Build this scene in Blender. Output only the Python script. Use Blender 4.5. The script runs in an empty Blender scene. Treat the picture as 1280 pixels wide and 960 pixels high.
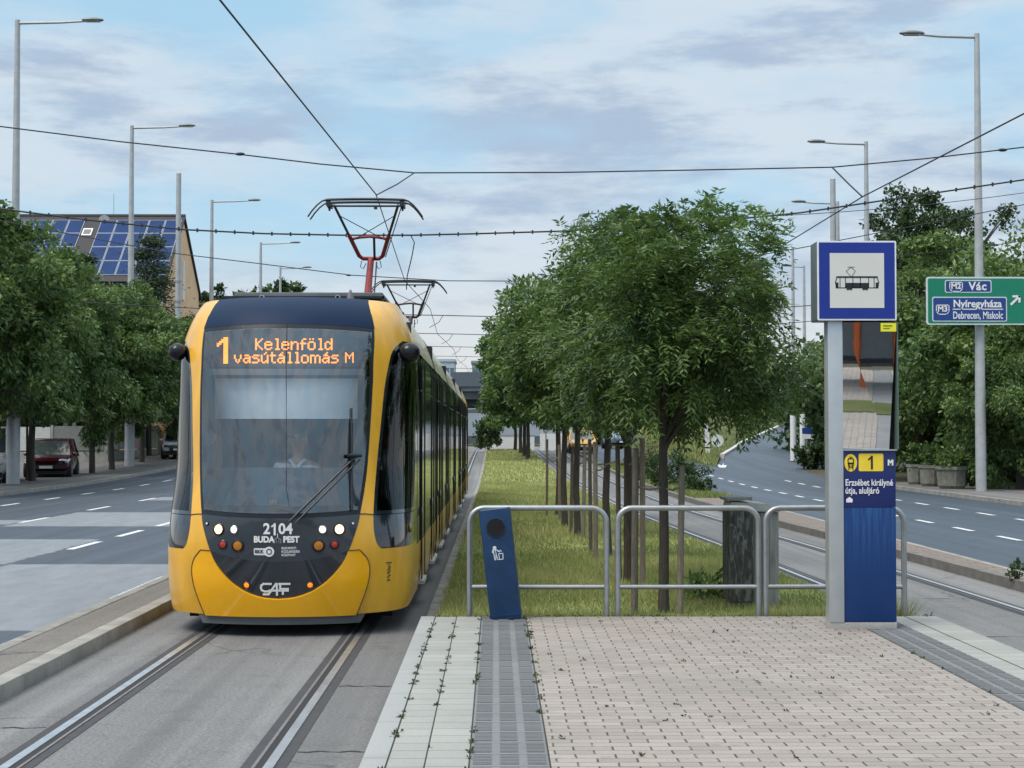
import bpy, bmesh, math, random
import numpy as np
from mathutils import Vector, Matrix
from mathutils.geometry import delaunay_2d_cdt
random.seed(7)
rng = np.random.default_rng(11)
PI = math.pi
SC = bpy.context.scene
COL = SC.collection

# ------------------------------------------------------------------ camera
F = 2000.0; CAMZ = 1.88
yaw = math.atan(20/F); pitch = math.atan(65/F)
cam_d = bpy.data.cameras.new('camera'); cam = bpy.data.objects.new('camera', cam_d); COL.objects.link(cam)
cam_d.sensor_width = 36.0; cam_d.lens = F/1280*36.0; cam_d.clip_start = .1; cam_d.clip_end = 6000
cam.location = (0, 0, CAMZ); cam.rotation_euler = (PI/2+pitch, 0, -yaw)
SC.camera = cam
Rm = cam.rotation_euler.to_matrix()
RX = Rm @ Vector((1,0,0)); UP = Rm @ Vector((0,1,0)); FW = Rm @ Vector((0,0,-1))
def at(px, py, Y):
    d = FW*F + RX*(px-640) - UP*(py-480)
    t = Y/d.y
    return Vector((d.x*t, Y, CAMZ+d.z*t))
def proj(p):
    v = Vector(p) - Vector((0,0,CAMZ))
    k = F/v.dot(FW)
    return 640+v.dot(RX)*k, 480-v.dot(UP)*k
def sm(t):
    t = max(0., min(1., t)); return t*t*(3-2*t)
def H(y):                       # lie of the land along the avenue
    return .9*sm((y-55)/60.)
def cx2(y):                     # centre line of the second track
    return 4.95 - .95*sm((y-14)/34.) - .5*sm((y-48)/60.)

# ------------------------------------------------------------------ materials
MATS = {}
def nd(nt, typ, **kw):
    n = nt.nodes.new(typ)
    for k, v in kw.items():
        if hasattr(n, k): setattr(n, k, v)
    return n
def base_mat(name):
    m = bpy.data.materials.new(name); m.use_nodes = True
    nt = m.node_tree; b = nt.nodes['Principled BSDF']
    return m, nt, b
def pmat(name, col, rough=.6, metal=0., var=.12, scale=6., bump=0., bscale=40., spec=.5, coat=0., col2=None, stretch=None, dirt=0.):
    if name in MATS: return MATS[name]
    m, nt, b = base_mat(name)
    L = nt.links
    tc = nd(nt, 'ShaderNodeTexCoord'); mp = nd(nt, 'ShaderNodeMapping')
    if stretch: mp.inputs['Scale'].default_value = stretch
    L.new(tc.outputs['Object'], mp.inputs['Vector'])
    n = nd(nt, 'ShaderNodeTexNoise'); n.inputs['Scale'].default_value = scale; n.inputs['Detail'].default_value = 6
    n.inputs['Roughness'].default_value = .6
    L.new(mp.outputs[0], n.inputs['Vector'])
    r = nd(nt, 'ShaderNodeValToRGB')
    c2 = col2 if col2 else [c*(1-var) for c in col]
    c1 = [min(1, c*(1+var*.7)) for c in col]
    r.color_ramp.elements[0].position = .3; r.color_ramp.elements[1].position = .7
    r.color_ramp.elements[0].color = (*c2, 1); r.color_ramp.elements[1].color = (*c1, 1)
    L.new(n.outputs['Fac'], r.inputs['Fac'])
    L.new(r.outputs['Color'], b.inputs['Base Color'])
    b.inputs['Roughness'].default_value = rough; b.inputs['Metallic'].default_value = metal
    b.inputs['Specular IOR Level'].default_value = spec
    b.inputs['Coat Weight'].default_value = coat; b.inputs['Coat Roughness'].default_value = .05
    if rough > .08:
        mr = nd(nt, 'ShaderNodeMapRange'); mr.inputs['To Min'].default_value = rough*.8; mr.inputs['To Max'].default_value = min(1, rough*1.2)
        L.new(n.outputs['Fac'], mr.inputs['Value']); L.new(mr.outputs[0], b.inputs['Roughness'])
    if bump:
        n2 = nd(nt, 'ShaderNodeTexNoise'); n2.inputs['Scale'].default_value = bscale; n2.inputs['Detail'].default_value = 5
        L.new(mp.outputs[0], n2.inputs['Vector'])
        bp = nd(nt, 'ShaderNodeBump'); bp.inputs['Strength'].default_value = bump; bp.inputs['Distance'].default_value = .02
        L.new(n2.outputs['Fac'], bp.inputs['Height']); L.new(bp.outputs[0], b.inputs['Normal'])
    MATS[name] = m
    return m
def emat(name, col, s):
    if name in MATS: return MATS[name]
    m, nt, b = base_mat(name)
    b.inputs['Base Color'].default_value = (*col, 1); b.inputs['Emission Color'].default_value = (*col, 1)
    b.inputs['Emission Strength'].default_value = s
    MATS[name] = m; return m
def glass_mat(name, tint, gloss=.12, rough=.02, ior=1.45):
    m, nt, b = base_mat(name); L = nt.links
    nt.nodes.remove(b)
    out = nt.nodes['Material Output']
    tr = nd(nt, 'ShaderNodeBsdfTransparent'); tr.inputs[0].default_value = (*tint, 1)
    gl = nd(nt, 'ShaderNodeBsdfGlossy'); gl.inputs['Roughness'].default_value = rough; gl.inputs[0].default_value = (1,1,1,1)
    fr = nd(nt, 'ShaderNodeFresnel'); fr.inputs['IOR'].default_value = ior
    ad = nd(nt, 'ShaderNodeMath', operation='ADD', use_clamp=True); ad.inputs[1].default_value = gloss
    L.new(fr.outputs[0], ad.inputs[0])
    mx = nd(nt, 'ShaderNodeMixShader'); L.new(ad.outputs[0], mx.inputs[0]); L.new(tr.outputs[0], mx.inputs[1]); L.new(gl.outputs[0], mx.inputs[2])
    L.new(mx.outputs[0], out.inputs['Surface'])
    MATS[name] = m; return m

class N:   # small math-node helper
    def __init__(s, nt): s.nt = nt
    def m(s, op, a, b=None, c=None, clamp=False):
        n = s.nt.nodes.new('ShaderNodeMath'); n.operation = op; n.use_clamp = clamp
        for i, v in enumerate((a, b, c)):
            if v is None: continue
            if isinstance(v, (int, float)): n.inputs[i].default_value = v
            else: s.nt.links.new(v, n.inputs[i])
        return n.outputs[0]
    def noise(s, vec, scale, detail=5, rough=.6):
        n = s.nt.nodes.new('ShaderNodeTexNoise'); n.inputs['Scale'].default_value = scale; n.inputs['Detail'].default_value = detail
        n.inputs['Roughness'].default_value = rough
        s.nt.links.new(vec, n.inputs['Vector']); return n.outputs['Fac']
    def ramp(s, f, stops):
        n = s.nt.nodes.new('ShaderNodeValToRGB'); e = n.color_ramp.elements
        while len(e) < len(stops): e.new(.5)
        for i, (p, c) in enumerate(stops):
            e[i].position = p; e[i].color = (*c, 1) if len(c) == 3 else c
        s.nt.links.new(f, n.inputs['Fac']); return n.outputs['Color']
    def mix(s, f, a, b, typ='MIX'):
        n = s.nt.nodes.new('ShaderNodeMix'); n.data_type = 'RGBA'; n.blend_type = typ
        if isinstance(f, (int, float)): n.inputs[0].default_value = f
        else: s.nt.links.new(f, n.inputs[0])
        for i, v in ((6, a), (7, b)):
            if isinstance(v, (tuple, list)): n.inputs[i].default_value = (*v, 1)
            else: s.nt.links.new(v, n.inputs[i])
        return n.outputs[2]
    def step(s, v, edge, soft):   # smooth 0..1 around edge
        n = s.nt.nodes.new('ShaderNodeMapRange'); n.interpolation_type = 'SMOOTHSTEP'
        n.inputs['From Min'].default_value = edge-soft; n.inputs['From Max'].default_value = edge+soft
        s.nt.links.new(v, n.inputs['Value']); return n.outputs[0]

# ------------------------------------------------------------------ mesh builders
class MB:
    def __init__(s): s.v = []; s.f = []
    def add(s, vs, fs):
        o = len(s.v); s.v += [tuple(v) for v in vs]; s.f += [tuple(i+o for i in f) for f in fs]; return s
    def box(s, c, d, rot=None):
        vs = []
        for i in (-1,1):
            for j in (-1,1):
                for k in (-1,1):
                    v = Vector((i*d[0]/2, j*d[1]/2, k*d[2]/2))
                    if rot: v = rot @ v
                    vs.append(v+Vector(c))
        return s.add(vs, [(0,1,3,2),(4,6,7,5),(0,4,5,1),(2,3,7,6),(0,2,6,4),(1,5,7,3)])
    def bb(s, x0, x1, y0, y1, z0, z1): return s.box(((x0+x1)/2,(y0+y1)/2,(z0+z1)/2), (x1-x0,y1-y0,z1-z0))
    def tube(s, pts, r, n=10, cap=True):
        pts = [Vector(p) for p in pts]; rs = r if isinstance(r, (list,tuple)) else [r]*len(pts)
        vs = []; fs = []; prev = None
        for i, p in enumerate(pts):
            a = pts[max(i-1,0)]; b = pts[min(i+1,len(pts)-1)]
            t = (b-a).normalized()
            if prev is None:
                u = t.orthogonal().normalized()
            else:
                u = (prev - t*prev.dot(t)).normalized()
            prev = u; w = t.cross(u)
            for k in range(n):
                an = 2*PI*k/n
                vs.append(p + (u*math.cos(an)+w*math.sin(an))*rs[i])
        for i in range(len(pts)-1):
            for k in range(n):
                a = i*n+k; b = i*n+(k+1)%n
                fs.append((a,b,b+n,a+n))
        if cap:
            fs.append(tuple(range(n-1,-1,-1))); m = (len(pts)-1)*n; fs.append(tuple(range(m, m+n)))
        return s.add(vs, fs)
    def prism(s, poly, axis, a, b):  # extrude polygon of 2D points along axis
        n = len(poly); vs = []
        for t in (a, b):
            for p in poly:
                vs.append({'x':(t,p[0],p[1]),'y':(p[0],t,p[1]),'z':(p[0],p[1],t)}[axis])
        fs = [tuple(range(n-1,-1,-1)), tuple(range(n,2*n))]+[(i,(i+1)%n,(i+1)%n+n,i+n) for i in range(n)]
        return s.add(vs, fs)
    def lathe(s, prof, c=(0,0,0), n=20, axis='z'):
        vs = []; fs = []
        for r, z in prof:
            for k in range(n):
                a = 2*PI*k/n; p = (r*math.cos(a), r*math.sin(a), z)
                if axis == 'y': p = (p[0], p[2], p[1])
                if axis == 'x': p = (p[2], p[0], p[1])
                vs.append((p[0]+c[0],p[1]+c[1],p[2]+c[2]))
        for i in range(len(prof)-1):
            for k in range(n):
                a = i*n+k; b = i*n+(k+1)%n; fs.append((a,b,b+n,a+n))
        fs.append(tuple(range(n-1,-1,-1))); m = (len(prof)-1)*n; fs.append(tuple(range(m,m+n)))
        return s.add(vs, fs)
    def sphere(s, c, r, n=20, m=12):
        rr = r if isinstance(r,(tuple,list)) else (r,r,r)
        vs = []; fs = []
        for i in range(m+1):
            th = PI*i/m
            for k in range(n):
                a = 2*PI*k/n
                vs.append((c[0]+rr[0]*math.sin(th)*math.cos(a), c[1]+rr[1]*math.sin(th)*math.sin(a), c[2]+rr[2]*math.cos(th)))
        for i in range(m):
            for k in range(n):
                a = i*n+k; b = i*n+(k+1)%n; fs.append((a,a+n,b+n,b))
        return s.add(vs, fs)
    def grid(s, fn, us, vs_):
        vs = [fn(u, v) for v in vs_ for u in us]; n = len(us)
        fs = [(j*n+i, j*n+i+1, (j+1)*n+i+1, (j+1)*n+i) for j in range(len(vs_)-1) for i in range(n-1)]
        return s.add(vs, fs)
    def build(s, name, mat, parent=None, smooth=False, bevel=0., loc=None, fix=True):
        me = bpy.data.meshes.new(name); me.from_pydata(s.v, [], s.f)
        bm = bmesh.new(); bm.from_mesh(me)
        if fix: bmesh.ops.recalc_face_normals(bm, faces=bm.faces)
        if bevel:
            es = [e for e in bm.edges if len(e.link_faces) == 2 and e.calc_face_angle(0) > .6]
            bmesh.ops.bevel(bm, geom=es, offset=bevel, segments=2, affect='EDGES', profile=.6, clamp_overlap=True)
        bm.to_mesh(me); bm.free()
        if smooth:
            for p in me.polygons: p.use_smooth = True
            if smooth != 'all':
                me.set_sharp_from_angle(angle=math.radians(40))
        elif bevel:
            for p in me.polygons: p.use_smooth = True
            me.set_sharp_from_angle(angle=math.radians(30))
        o = bpy.data.objects.new(name, me); COL.objects.link(o)
        if mat: me.materials.append(mat)
        if parent: o.parent = parent
        if loc: o.location = loc
        return o
def empty(name, loc, label, cat, group=None, rz=0):
    o = bpy.data.objects.new(name, None); COL.objects.link(o); o.location = loc; o.rotation_euler = (0,0,rz)
    o.empty_display_size = .2
    o['label'] = label; o['category'] = cat
    if group: o['group'] = group
    return o
def tag(o, label=None, cat=None, group=None, kind=None):
    if label: o['label'] = label
    if cat: o['category'] = cat
    if group: o['group'] = group
    if kind: o['kind'] = kind
    return o
def copy_tree(o, loc, rz=None, scale=None, label=None):
    kids = {}
    for c in bpy.data.objects:
        if c.parent: kids.setdefault(c.parent.name, []).append(c)
    def cp(a, par):
        c = a.copy(); COL.objects.link(c)
        if par: c.parent = par
        for k in kids.get(a.name, []): cp(k, c)
        return c
    r = cp(o, None); r.location = loc
    if rz is not None: r.rotation_euler = (0,0,rz)
    if scale: r.scale = scale if isinstance(scale, tuple) else (scale,)*3
    if label: r['label'] = label
    return r
def text_verts(s, size, bold=0., align='CENTER', spacing=1.):
    cu = bpy.data.curves.new('t', 'FONT'); cu.body = s; cu.size = size; cu.align_x = align; cu.align_y = 'CENTER'
    cu.offset = bold; cu.space_character = spacing; cu.resolution_u = 3
    o = bpy.data.objects.new('t', cu); COL.objects.link(o)
    dg = bpy.context.evaluated_depsgraph_get()
    me = bpy.data.meshes.new_from_object(o.evaluated_get(dg))
    v = [tuple(x.co) for x in me.vertices]; f = [tuple(p.vertices) for p in me.polygons]
    bpy.data.objects.remove(o); bpy.data.meshes.remove(me); bpy.data.curves.remove(cu)
    return v, f
def text_mb(mb, s, size, x, y, z, bold=0., align='CENTER', spacing=1., sx=1., sy=1.):
    """text on a plane facing -Y"""
    v, f = text_verts(s, size, bold, align, spacing)
    mb.add([(x+a*sx, y, z+b*sy) for a, b, _ in v], f); return mb
def stroke(mb, pts, w, y):
    """flat polyline band in the xz plane at y, facing -Y"""
    for a, b in zip(pts[:-1], pts[1:]):
        a = Vector(a); b = Vector(b); d = (b-a)
        if d.length < 1e-6: continue
        d.normalize(); n = Vector((-d.y, d.x))*w/2; e = d*w*.45
        q = [a-e-n, b+e-n, b+e+n, a-e+n]
        mb.add([(p.x, y, p.y) for p in q], [(0,1,2,3)])
    return mb
def disc(mb, x, y, z, r, n=24, sx=1.):
    mb.add([(x+sx*r*math.cos(2*PI*k/n), y, z+r*math.sin(2*PI*k/n)) for k in range(n)], [tuple(range(n))]); return mb
def rrect(x0, x1, z0, z1, r, n=5):
    pts = []
    for cx, cz, a0 in ((x1-r,z1-r,0),(x0+r,z1-r,PI/2),(x0+r,z0+r,PI),(x1-r,z0+r,1.5*PI)):
        for k in range(n+1):
            a = a0+PI/2*k/n; pts.append((cx+r*math.cos(a), cz+r*math.sin(a)))
    return pts

# common materials
M_steel = pmat('galvanised_steel', (.36,.38,.39), .42, .75, .15, 9)
M_pole = pmat('pale_painted_pole', (.42,.44,.45), .5, .2, .14, 4)
M_dark = pmat('dark_metal', (.035,.04,.045), .45, .5, .2, 12)
M_black = pmat('black_rubber', (.02,.02,.022), .7, 0, .2, 15)
M_wire = pmat('wire', (.03,.035,.04), .6, .2)
M_yellow = pmat('tram_yellow', (.82,.43,.04), .3, 0, .13, 2.2, coat=.35, spec=.5, stretch=(3,3,.7))
M_yellow2 = pmat('tram_deep_yellow', (.88,.42,.004), .28, 0, .07, 3, coat=.35)
M_bgloss = pmat('black_gloss', (.014,.019,.028), .10, 0, .25, 3, coat=1.)
M_blueblack = pmat('blue_black_panel', (.022,.04,.075), .22, 0, .15, 3, coat=.7)
M_white = pmat('white_paint', (.75,.76,.76), .5, 0, .08)
M_conc = pmat('pale_concrete', (.36,.355,.33), .85, 0, .22, 3, bump=.25, bscale=60)
M_glass_d = glass_mat('tinted_side_glass', (.07,.09,.10), .015, .015, 1.33)
M_glass_w = glass_mat('windscreen_glass', (.92,.96,.98), .12, .01, 1.5)
M_text = pmat('white_lettering', (.8,.8,.8), .5, 0, .03)
# ------------------------------------------------------------------ world and sun
def make_world():
    w = bpy.data.worlds.new('World'); SC.world = w; w.use_nodes = True
    nt = w.node_tree; L = nt.links; n = N(nt); bg = nt.nodes['Background']
    sky = nt.nodes.new('ShaderNodeTexSky'); sky.sky_type = 'NISHITA'; sky.sun_disc = False
    sky.sun_elevation = math.radians(SUN_EL); sky.sun_rotation = math.radians(SUN_ROT)
    sky.dust_density = 1.6; sky.ozone_density = 2.5; sky.air_density = 1.
    tc = nt.nodes.new('ShaderNodeTexCoord'); sp = nt.nodes.new('ShaderNodeSeparateXYZ'); L.new(tc.outputs['Generated'], sp.inputs[0])
    mp = nt.nodes.new('ShaderNodeMapping'); mp.inputs['Scale'].default_value = (1., 1., 3.0); mp.inputs['Location'].default_value = (.75, .1, .12)
    L.new(tc.outputs['Generated'], mp.inputs['Vector'])
    big = n.noise(mp.outputs[0], 4.2, 7, .55)
    mp2 = nt.nodes.new('ShaderNodeMapping'); mp2.inputs['Scale'].default_value = (1., 1., 4.2); mp2.inputs['Location'].default_value = (3.1, 1.7, .2)
    L.new(tc.outputs['Generated'], mp2.inputs['Vector'])
    fine = n.noise(mp2.outputs[0], 7.5, 8, .6)
    cover = n.step(big, .46, .14)
    # cloud body: bright white to lavender grey
    shade = n.step(fine, .53, .09)
    cloud = n.mix(shade, CLOUD_LIGHT, CLOUD_DARK)
    base = n.mix(.7, sky.outputs[0], SKY_BLUE)
    col = n.mix(n.m('MULTIPLY', cover, .93), base, cloud)
    hz = n.m('SUBTRACT', 1., n.step(sp.outputs[2], .07, .075))
    col = n.mix(n.m('MULTIPLY', hz, .8), col, HORIZON)
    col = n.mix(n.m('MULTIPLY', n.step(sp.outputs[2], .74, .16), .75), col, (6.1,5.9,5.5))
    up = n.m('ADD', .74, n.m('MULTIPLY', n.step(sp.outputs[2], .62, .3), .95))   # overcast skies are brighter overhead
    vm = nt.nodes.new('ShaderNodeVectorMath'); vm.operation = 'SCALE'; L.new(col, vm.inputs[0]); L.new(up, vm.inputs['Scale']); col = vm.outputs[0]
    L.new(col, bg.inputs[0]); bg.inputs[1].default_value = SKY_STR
SUN_EL = 57; SUN_AZ = 232     # azimuth clockwise from +Y: behind the camera, to the left
SUN_ROT = SUN_AZ
SKY_STR = .12
CLOUD_LIGHT = (5.3,6.0,6.7); CLOUD_DARK = (3.4,4.2,5.4); SKY_BLUE = (3.9,6.3,7.9); HORIZON = (6.8,6.5,6.1)
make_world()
sd = bpy.data.lights.new('sun', 'SUN'); sd.energy = 1.75; sd.angle = math.radians(28); sd.color = (1., .91, .80)
so = bpy.data.objects.new('sun', sd); COL.objects.link(so)
az = math.radians(SUN_AZ); el = math.radians(SUN_EL)
dirv = Vector((math.sin(az)*math.cos(el), math.cos(az)*math.cos(el), math.sin(el)))
so.rotation_euler = dirv.to_track_quat('Z', 'Y').to_euler(); so.location = (0,0,40)
SC.view_settings.view_transform = 'Standard'; SC.view_settings.look = 'None'; SC.view_settings.exposure = .50; SC.view_settings.gamma = 1.
SC.render.engine = 'CYCLES'; SC.cycles.use_denoising = True; SC.cycles.max_bounces = 6; SC.cycles.transparent_max_bounces = 12
SC.cycles.caustics_reflective = False; SC.cycles.caustics_refractive = False; SC.cycles.sample_clamp_indirect = 6

# ------------------------------------------------------------------ ground materials
def m_asphalt(name, c1, c2, patch=None, rough=.55):
    m, nt, b = base_mat(name); n = N(nt); L = nt.links
    g = nt.nodes.new('ShaderNodeNewGeometry'); P = g.outputs['Position']
    mp = nt.nodes.new('ShaderNodeMapping'); mp.inputs['Scale'].default_value = (1., .25, 1.); L.new(P, mp.inputs['Vector'])
    a = n.noise(mp.outputs[0], .55, 5); f = n.noise(P, 42, 5, .8); t = n.noise(P, 3.5, 6, .7)
    col = n.ramp(a, [(.3, c2), (.7, c1)])
    col = n.mix(.5, col, n.ramp(f, [(.38, [x*.30 for x in c1]), (.62, [min(1,x*1.75) for x in c1])]))
    col = n.mix(n.m('MULTIPLY', n.step(t, .6, .12), .35), col, [x*.55 for x in c2])
    mt = nt.nodes.new('ShaderNodeMapping'); mt.inputs['Scale'].default_value = (2.2, .03, 1.); L.new(P, mt.inputs['Vector'])
    wear = n.noise(mt.outputs[0], 1., 4, .6); col = n.mix(n.m('MULTIPLY', n.step(wear, .55, .1), .4), col, [x*.6 for x in c2]); col = n.mix(n.m('MULTIPLY', n.m('SUBTRACT', 1., n.step(wear, .42, .08)), .35), col, [min(1, x*1.5) for x in c1])
    oil = n.noise(P, 1.3, 3, .5); col = n.mix(n.m('MULTIPLY', n.step(oil, .70, .03), .5), col, [x*.4 for x in c2])
    # cracks
    vo = nt.nodes.new('ShaderNodeTexVoronoi'); vo.feature = 'DISTANCE_TO_EDGE'; vo.inputs['Scale'].default_value = .33
    ds = nt.nodes.new('ShaderNodeVectorMath'); ds.operation = 'ADD'
    nn = nt.nodes.new('ShaderNodeTexNoise'); nn.inputs['Scale'].default_value = 1.4; nn.inputs['Detail'].default_value = 6; L.new(P, nn.inputs['Vector'])
    L.new(P, ds.inputs[0]); L.new(nn.outputs['Color'], ds.inputs[1]); L.new(ds.outputs[0], vo.inputs['Vector'])
    crack = n.m('SUBTRACT', 1., n.step(vo.outputs['Distance'], .006, .005))
    col = n.mix(n.m('MULTIPLY', crack, n.m('MULTIPLY', n.step(a, .5, .1), .6)), col, (.015,.015,.015))
    if patch: col = patch(nt, n, P, col)
    L.new(col, b.inputs['Base Color']); b.inputs['Roughness'].default_value = rough
    bp = nt.nodes.new('ShaderNodeBump'); bp.inputs['Strength'].default_value = .5; bp.inputs['Distance'].default_value = .01
    L.new(f, bp.inputs['Height']); L.new(bp.outputs[0], b.inputs['Normal'])
    return m
def mt_(nt, P):
    m = nt.nodes.new('ShaderNodeMapping'); m.inputs['Scale'].default_value = (1., .22, 1.); nt.links.new(P, m.inputs['Vector']); return m.outputs[0]
def left_patches(nt, n, P, col):
    # newer pale asphalt sections laid lane by lane: rectangles skewed along the road
    sp = nt.nodes.new('ShaderNodeSeparateXYZ'); nt.links.new(P, sp.inputs[0])
    x, y = sp.outputs[0], sp.outputs[1]
    wob = n.m('MULTIPLY', n.m('SUBTRACT', n.noise(P, 2.2, 4), .5), .25)
    x = n.m('ADD', x, wob); yy = n.m('ADD', y, wob)
    def rect(x0, x1, y0, y1):
        a = n.m('MULTIPLY', n.step(x, x0, .03), n.m('SUBTRACT', 1., n.step(x, x1, .03)))
        b = n.m('MULTIPLY', n.step(yy, y0, .08), n.m('SUBTRACT', 1., n.step(yy, y1, .08)))
        return n.m('MULTIPLY', a, b)
    tot = None
    for r in ((-7.15,-4.1,15.6,23.6), (-10.3,-7.2,23.6,29.3), (-10.3,-4.1,33.5,39.6), (-13.2,-10.4,34.2,36.0), (-10.3,-4.1,47.,49.5)):
        q = rect(*r); tot = q if tot is None else n.m('MAXIMUM', tot, q)
    return n.mix(n.m('MULTIPLY', tot, .92), col, n.mix(n.noise(mt_(nt, P), 3., 7, .8), (.09,.105,.125), (.34,.36,.39)))
M_road = m_asphalt('asphalt_left', (.058,.074,.098), (.036,.05,.072), left_patches)
M_road2 = m_asphalt('asphalt_right', (.052,.072,.098), (.036,.052,.075))
M_bed = m_asphalt('track_bed_asphalt', (.185,.185,.185), (.13,.132,.137), rough=.8)
M_walk = m_asphalt('footway_asphalt', (.17,.165,.16), (.11,.108,.105), rough=.8)
def m_ground(name, cols, sc=2.):
    m, nt, b = base_mat(name); n = N(nt); L = nt.links
    g = nt.nodes.new('ShaderNodeNewGeometry'); P = g.outputs['Position']
    a = n.noise(P, sc*.25, 5); f = n.noise(P, sc*8, 6, .7)
    col = n.mix(.5, n.ramp(a, [(.32, cols[0]), (.52, cols[1]), (.7, cols[2])]), n.ramp(f, [(.3, cols[0]), (.5, cols[1]), (.72, cols[2])]))
    L.new(col, b.inputs['Base Color']); b.inputs['Roughness'].default_value = .95; b.inputs['Specular IOR Level'].default_value = .15
    bp = nt.nodes.new('ShaderNodeBump'); bp.inputs['Strength'].default_value = .7; bp.inputs['Distance'].default_value = .04
    L.new(f, bp.inputs['Height']); L.new(bp.outputs[0], b.inputs['Normal'])
    return m
M_turf = m_ground('dry_turf', [(.13,.16,.05), (.27,.30,.11), (.44,.44,.20)])
M_turf_g = m_ground('green_turf', [(.03,.045,.018), (.07,.09,.032), (.14,.15,.06)])
M_soil = m_ground('verge_soil', [(.05,.05,.03), (.09,.085,.055), (.14,.13,.09)])

# ------------------------------------------------------------------ ground sheets
def ys(a, b, st=4.):
    n = max(1, int(math.ceil((b-a)/st))); return [a+(b-a)*i/n for i in range(n+1)]
def sheet(name, x0, x1, y0, y1, z, mat, label_kind='structure', nx=2, st=3., thick=0.):
    f0 = x0 if callable(x0) else (lambda y: x0); f1 = x1 if callable(x1) else (lambda y: x1)
    us = [i/nx for i in range(nx+1)]
    mb = MB(); mb.grid(lambda u, y: (f0(y)+(f1(y)-f0(y))*u, y, H(y)+z), us, ys(y0, y1, st))
    if thick:
        mb.grid(lambda u, y: (f0(y), y, H(y)+z-thick*u), [0,1], ys(y0,y1,st))
        mb.grid(lambda u, y: (f1(y), y, H(y)+z-thick*u), [0,1], ys(y0,y1,st))
        for yy in (y0, y1):
            mb.grid(lambda u, v: (f0(yy)+(f1(yy)-f0(yy))*u, yy, H(yy)+z-thick*v), [0,1], [0,1])
    o = mb.build(name, mat, fix=bool(thick)); 
    if label_kind: o['kind'] = label_kind
    return o
gmb = MB()
gx = [-900,-300,-120,-60,-30,-15,0,15,30,60,120,300,900]; gy = [-300,-60,-10,20,50,60,70,80,90,100,110,120,150,220,400,900,2500]
gmb.grid(lambda x, y: (x, y, H(y)-.035), gx, gy)
o = gmb.build('ground', M_soil, fix=False); o['kind'] = 'structure'
sheet('track_bed', -3.5, -.58, -6, 150, 0, M_bed)
sheet('track_bed', lambda y: cx2(y)-1.2, lambda y: cx2(y)+1.45, -6, 150, 0, M_bed)
sheet('road', -15.5, -4.15, -6, 170, .0, M_road, nx=4)
sheet('road', 6.93, lambda y: 14.1 + 3*sm((y-66)/40)+6*sm((y-110)/80), -6, 175, .0, M_road2, nx=4)
sheet('road', lambda y: cx2(y)+1.46 - .0*y, 6.925, 82, 175, .0, M_road2)
sheet('pavement', -27, -15.62, -6, 170, .12, M_walk, nx=2, thick=.15)
sheet('pavement', 14.22, 30, -6, 60, .12, M_walk, nx=2, thick=.15)
# kerbs and reserved strips
def kerb(name, fx, w, y0, y1, h, mat):
    f = fx if callable(fx) else (lambda y: fx)
    mb = MB(); y = y0
    while y < y1-.01:
        L_ = 1.0 if y < 50 else 4.0
        e = min(y+L_, y1); c = .006
        q = [(f(y+c),y+c),(f(y+c)+w,y+c),(f(e)+w,e),(f(e),e)]
        vs = [(a,b,H(b)-.04) for a,b in q]+[(a,b,H(b)+h+random.uniform(-.003,.003)) for a,b in q]
        mb.add(vs, [(3,2,1,0),(4,5,6,7),(0,1,5,4),(1,2,6,5),(2,3,7,6),(3,0,4,7)]); y = e
    o = mb.build(name, mat, bevel=.012 if y1 < 60 else 0); o['kind'] = 'structure'; return o
M_kerb = pmat('kerb_stone', (.29,.28,.255), .85, 0, .3, 2.5, bump=.35, bscale=50)
M_strip = m_asphalt('strip_paving', (.19,.175,.16), (.12,.11,.10), rough=.85)
kerb('kerb', -3.66, .16, 4, 59, .12, M_kerb); kerb('kerb', -3.66, .16, 59, 150, .12, M_kerb)
sheet('reserved_strip', -4.10, -3.665, -6, 150, .095, M_strip)
kerb('kerb', -4.24, .135, 4, 59, .10, pmat('weathered_kerb', (.25,.245,.23), .9, 0, .3, 4, bump=.4))
kerb('kerb', lambda y: cx2(y)+1.45, .14, 4, 110, .13, pmat('dark_kerb', (.17,.16,.15), .9, 0, .3, 3, bump=.4))
kerb('kerb', lambda y: 6.85+0*y, .10, 4, 46, .10, M_kerb)
# paving blocks on the right reserved strip
def m_blocks(name, c1, c2, bw, bh, joint=(.03,.03,.025)):
    m, nt, b = base_mat(name); n = N(nt); L = nt.links
    g = nt.nodes.new('ShaderNodeNewGeometry'); P = g.outputs['Position']
    br = nt.nodes.new('ShaderNodeTexBrick'); br.inputs['Scale'].default_value = 1.; br.inputs['Brick Width'].default_value = bw; br.inputs['Row Height'].default_value = bh
    br.inputs['Mortar Size'].default_value = .008; br.inputs['Color1'].default_value = (*c1,1); br.inputs['Color2'].default_value = (*c2,1); br.inputs['Mortar'].default_value = (*joint,1)
    L.new(P, br.inputs['Vector'])
    L.new(n.mix(.35, br.outputs['Color'], n.ramp(n.noise(P, 20, 5), [(.3,(.05,.05,.045)),(.7,c1)])), b.inputs['Base Color'])
    b.inputs['Roughness'].default_value = .9
    return m
sheet('reserved_strip', lambda y: cx2(y)+1.59, 6.85, -6, 46, .10, m_blocks('strip_blocks', (.25,.20,.17), (.19,.16,.14), .3, .2))
sheet('verge', lambda y: cx2(y)+1.59, 6.92, 46, 82, .06, M_turf_g)
kerb('kerb', -15.62, .12, 20, 140, .12, M_kerb); kerb('kerb', 14.10, .12, 20, 60, .12, M_kerb)
# grassed median
sheet('median', -.56, lambda y: cx2(y)-1.21, 14.26, 107, .12, M_turf, nx=6, thick=.2)
kerb('kerb', -.70, .135, 14.4, 107, .06, pmat('median_kerb', (.26,.26,.24), .9, 0, .35, 4, bump=.4))
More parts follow.
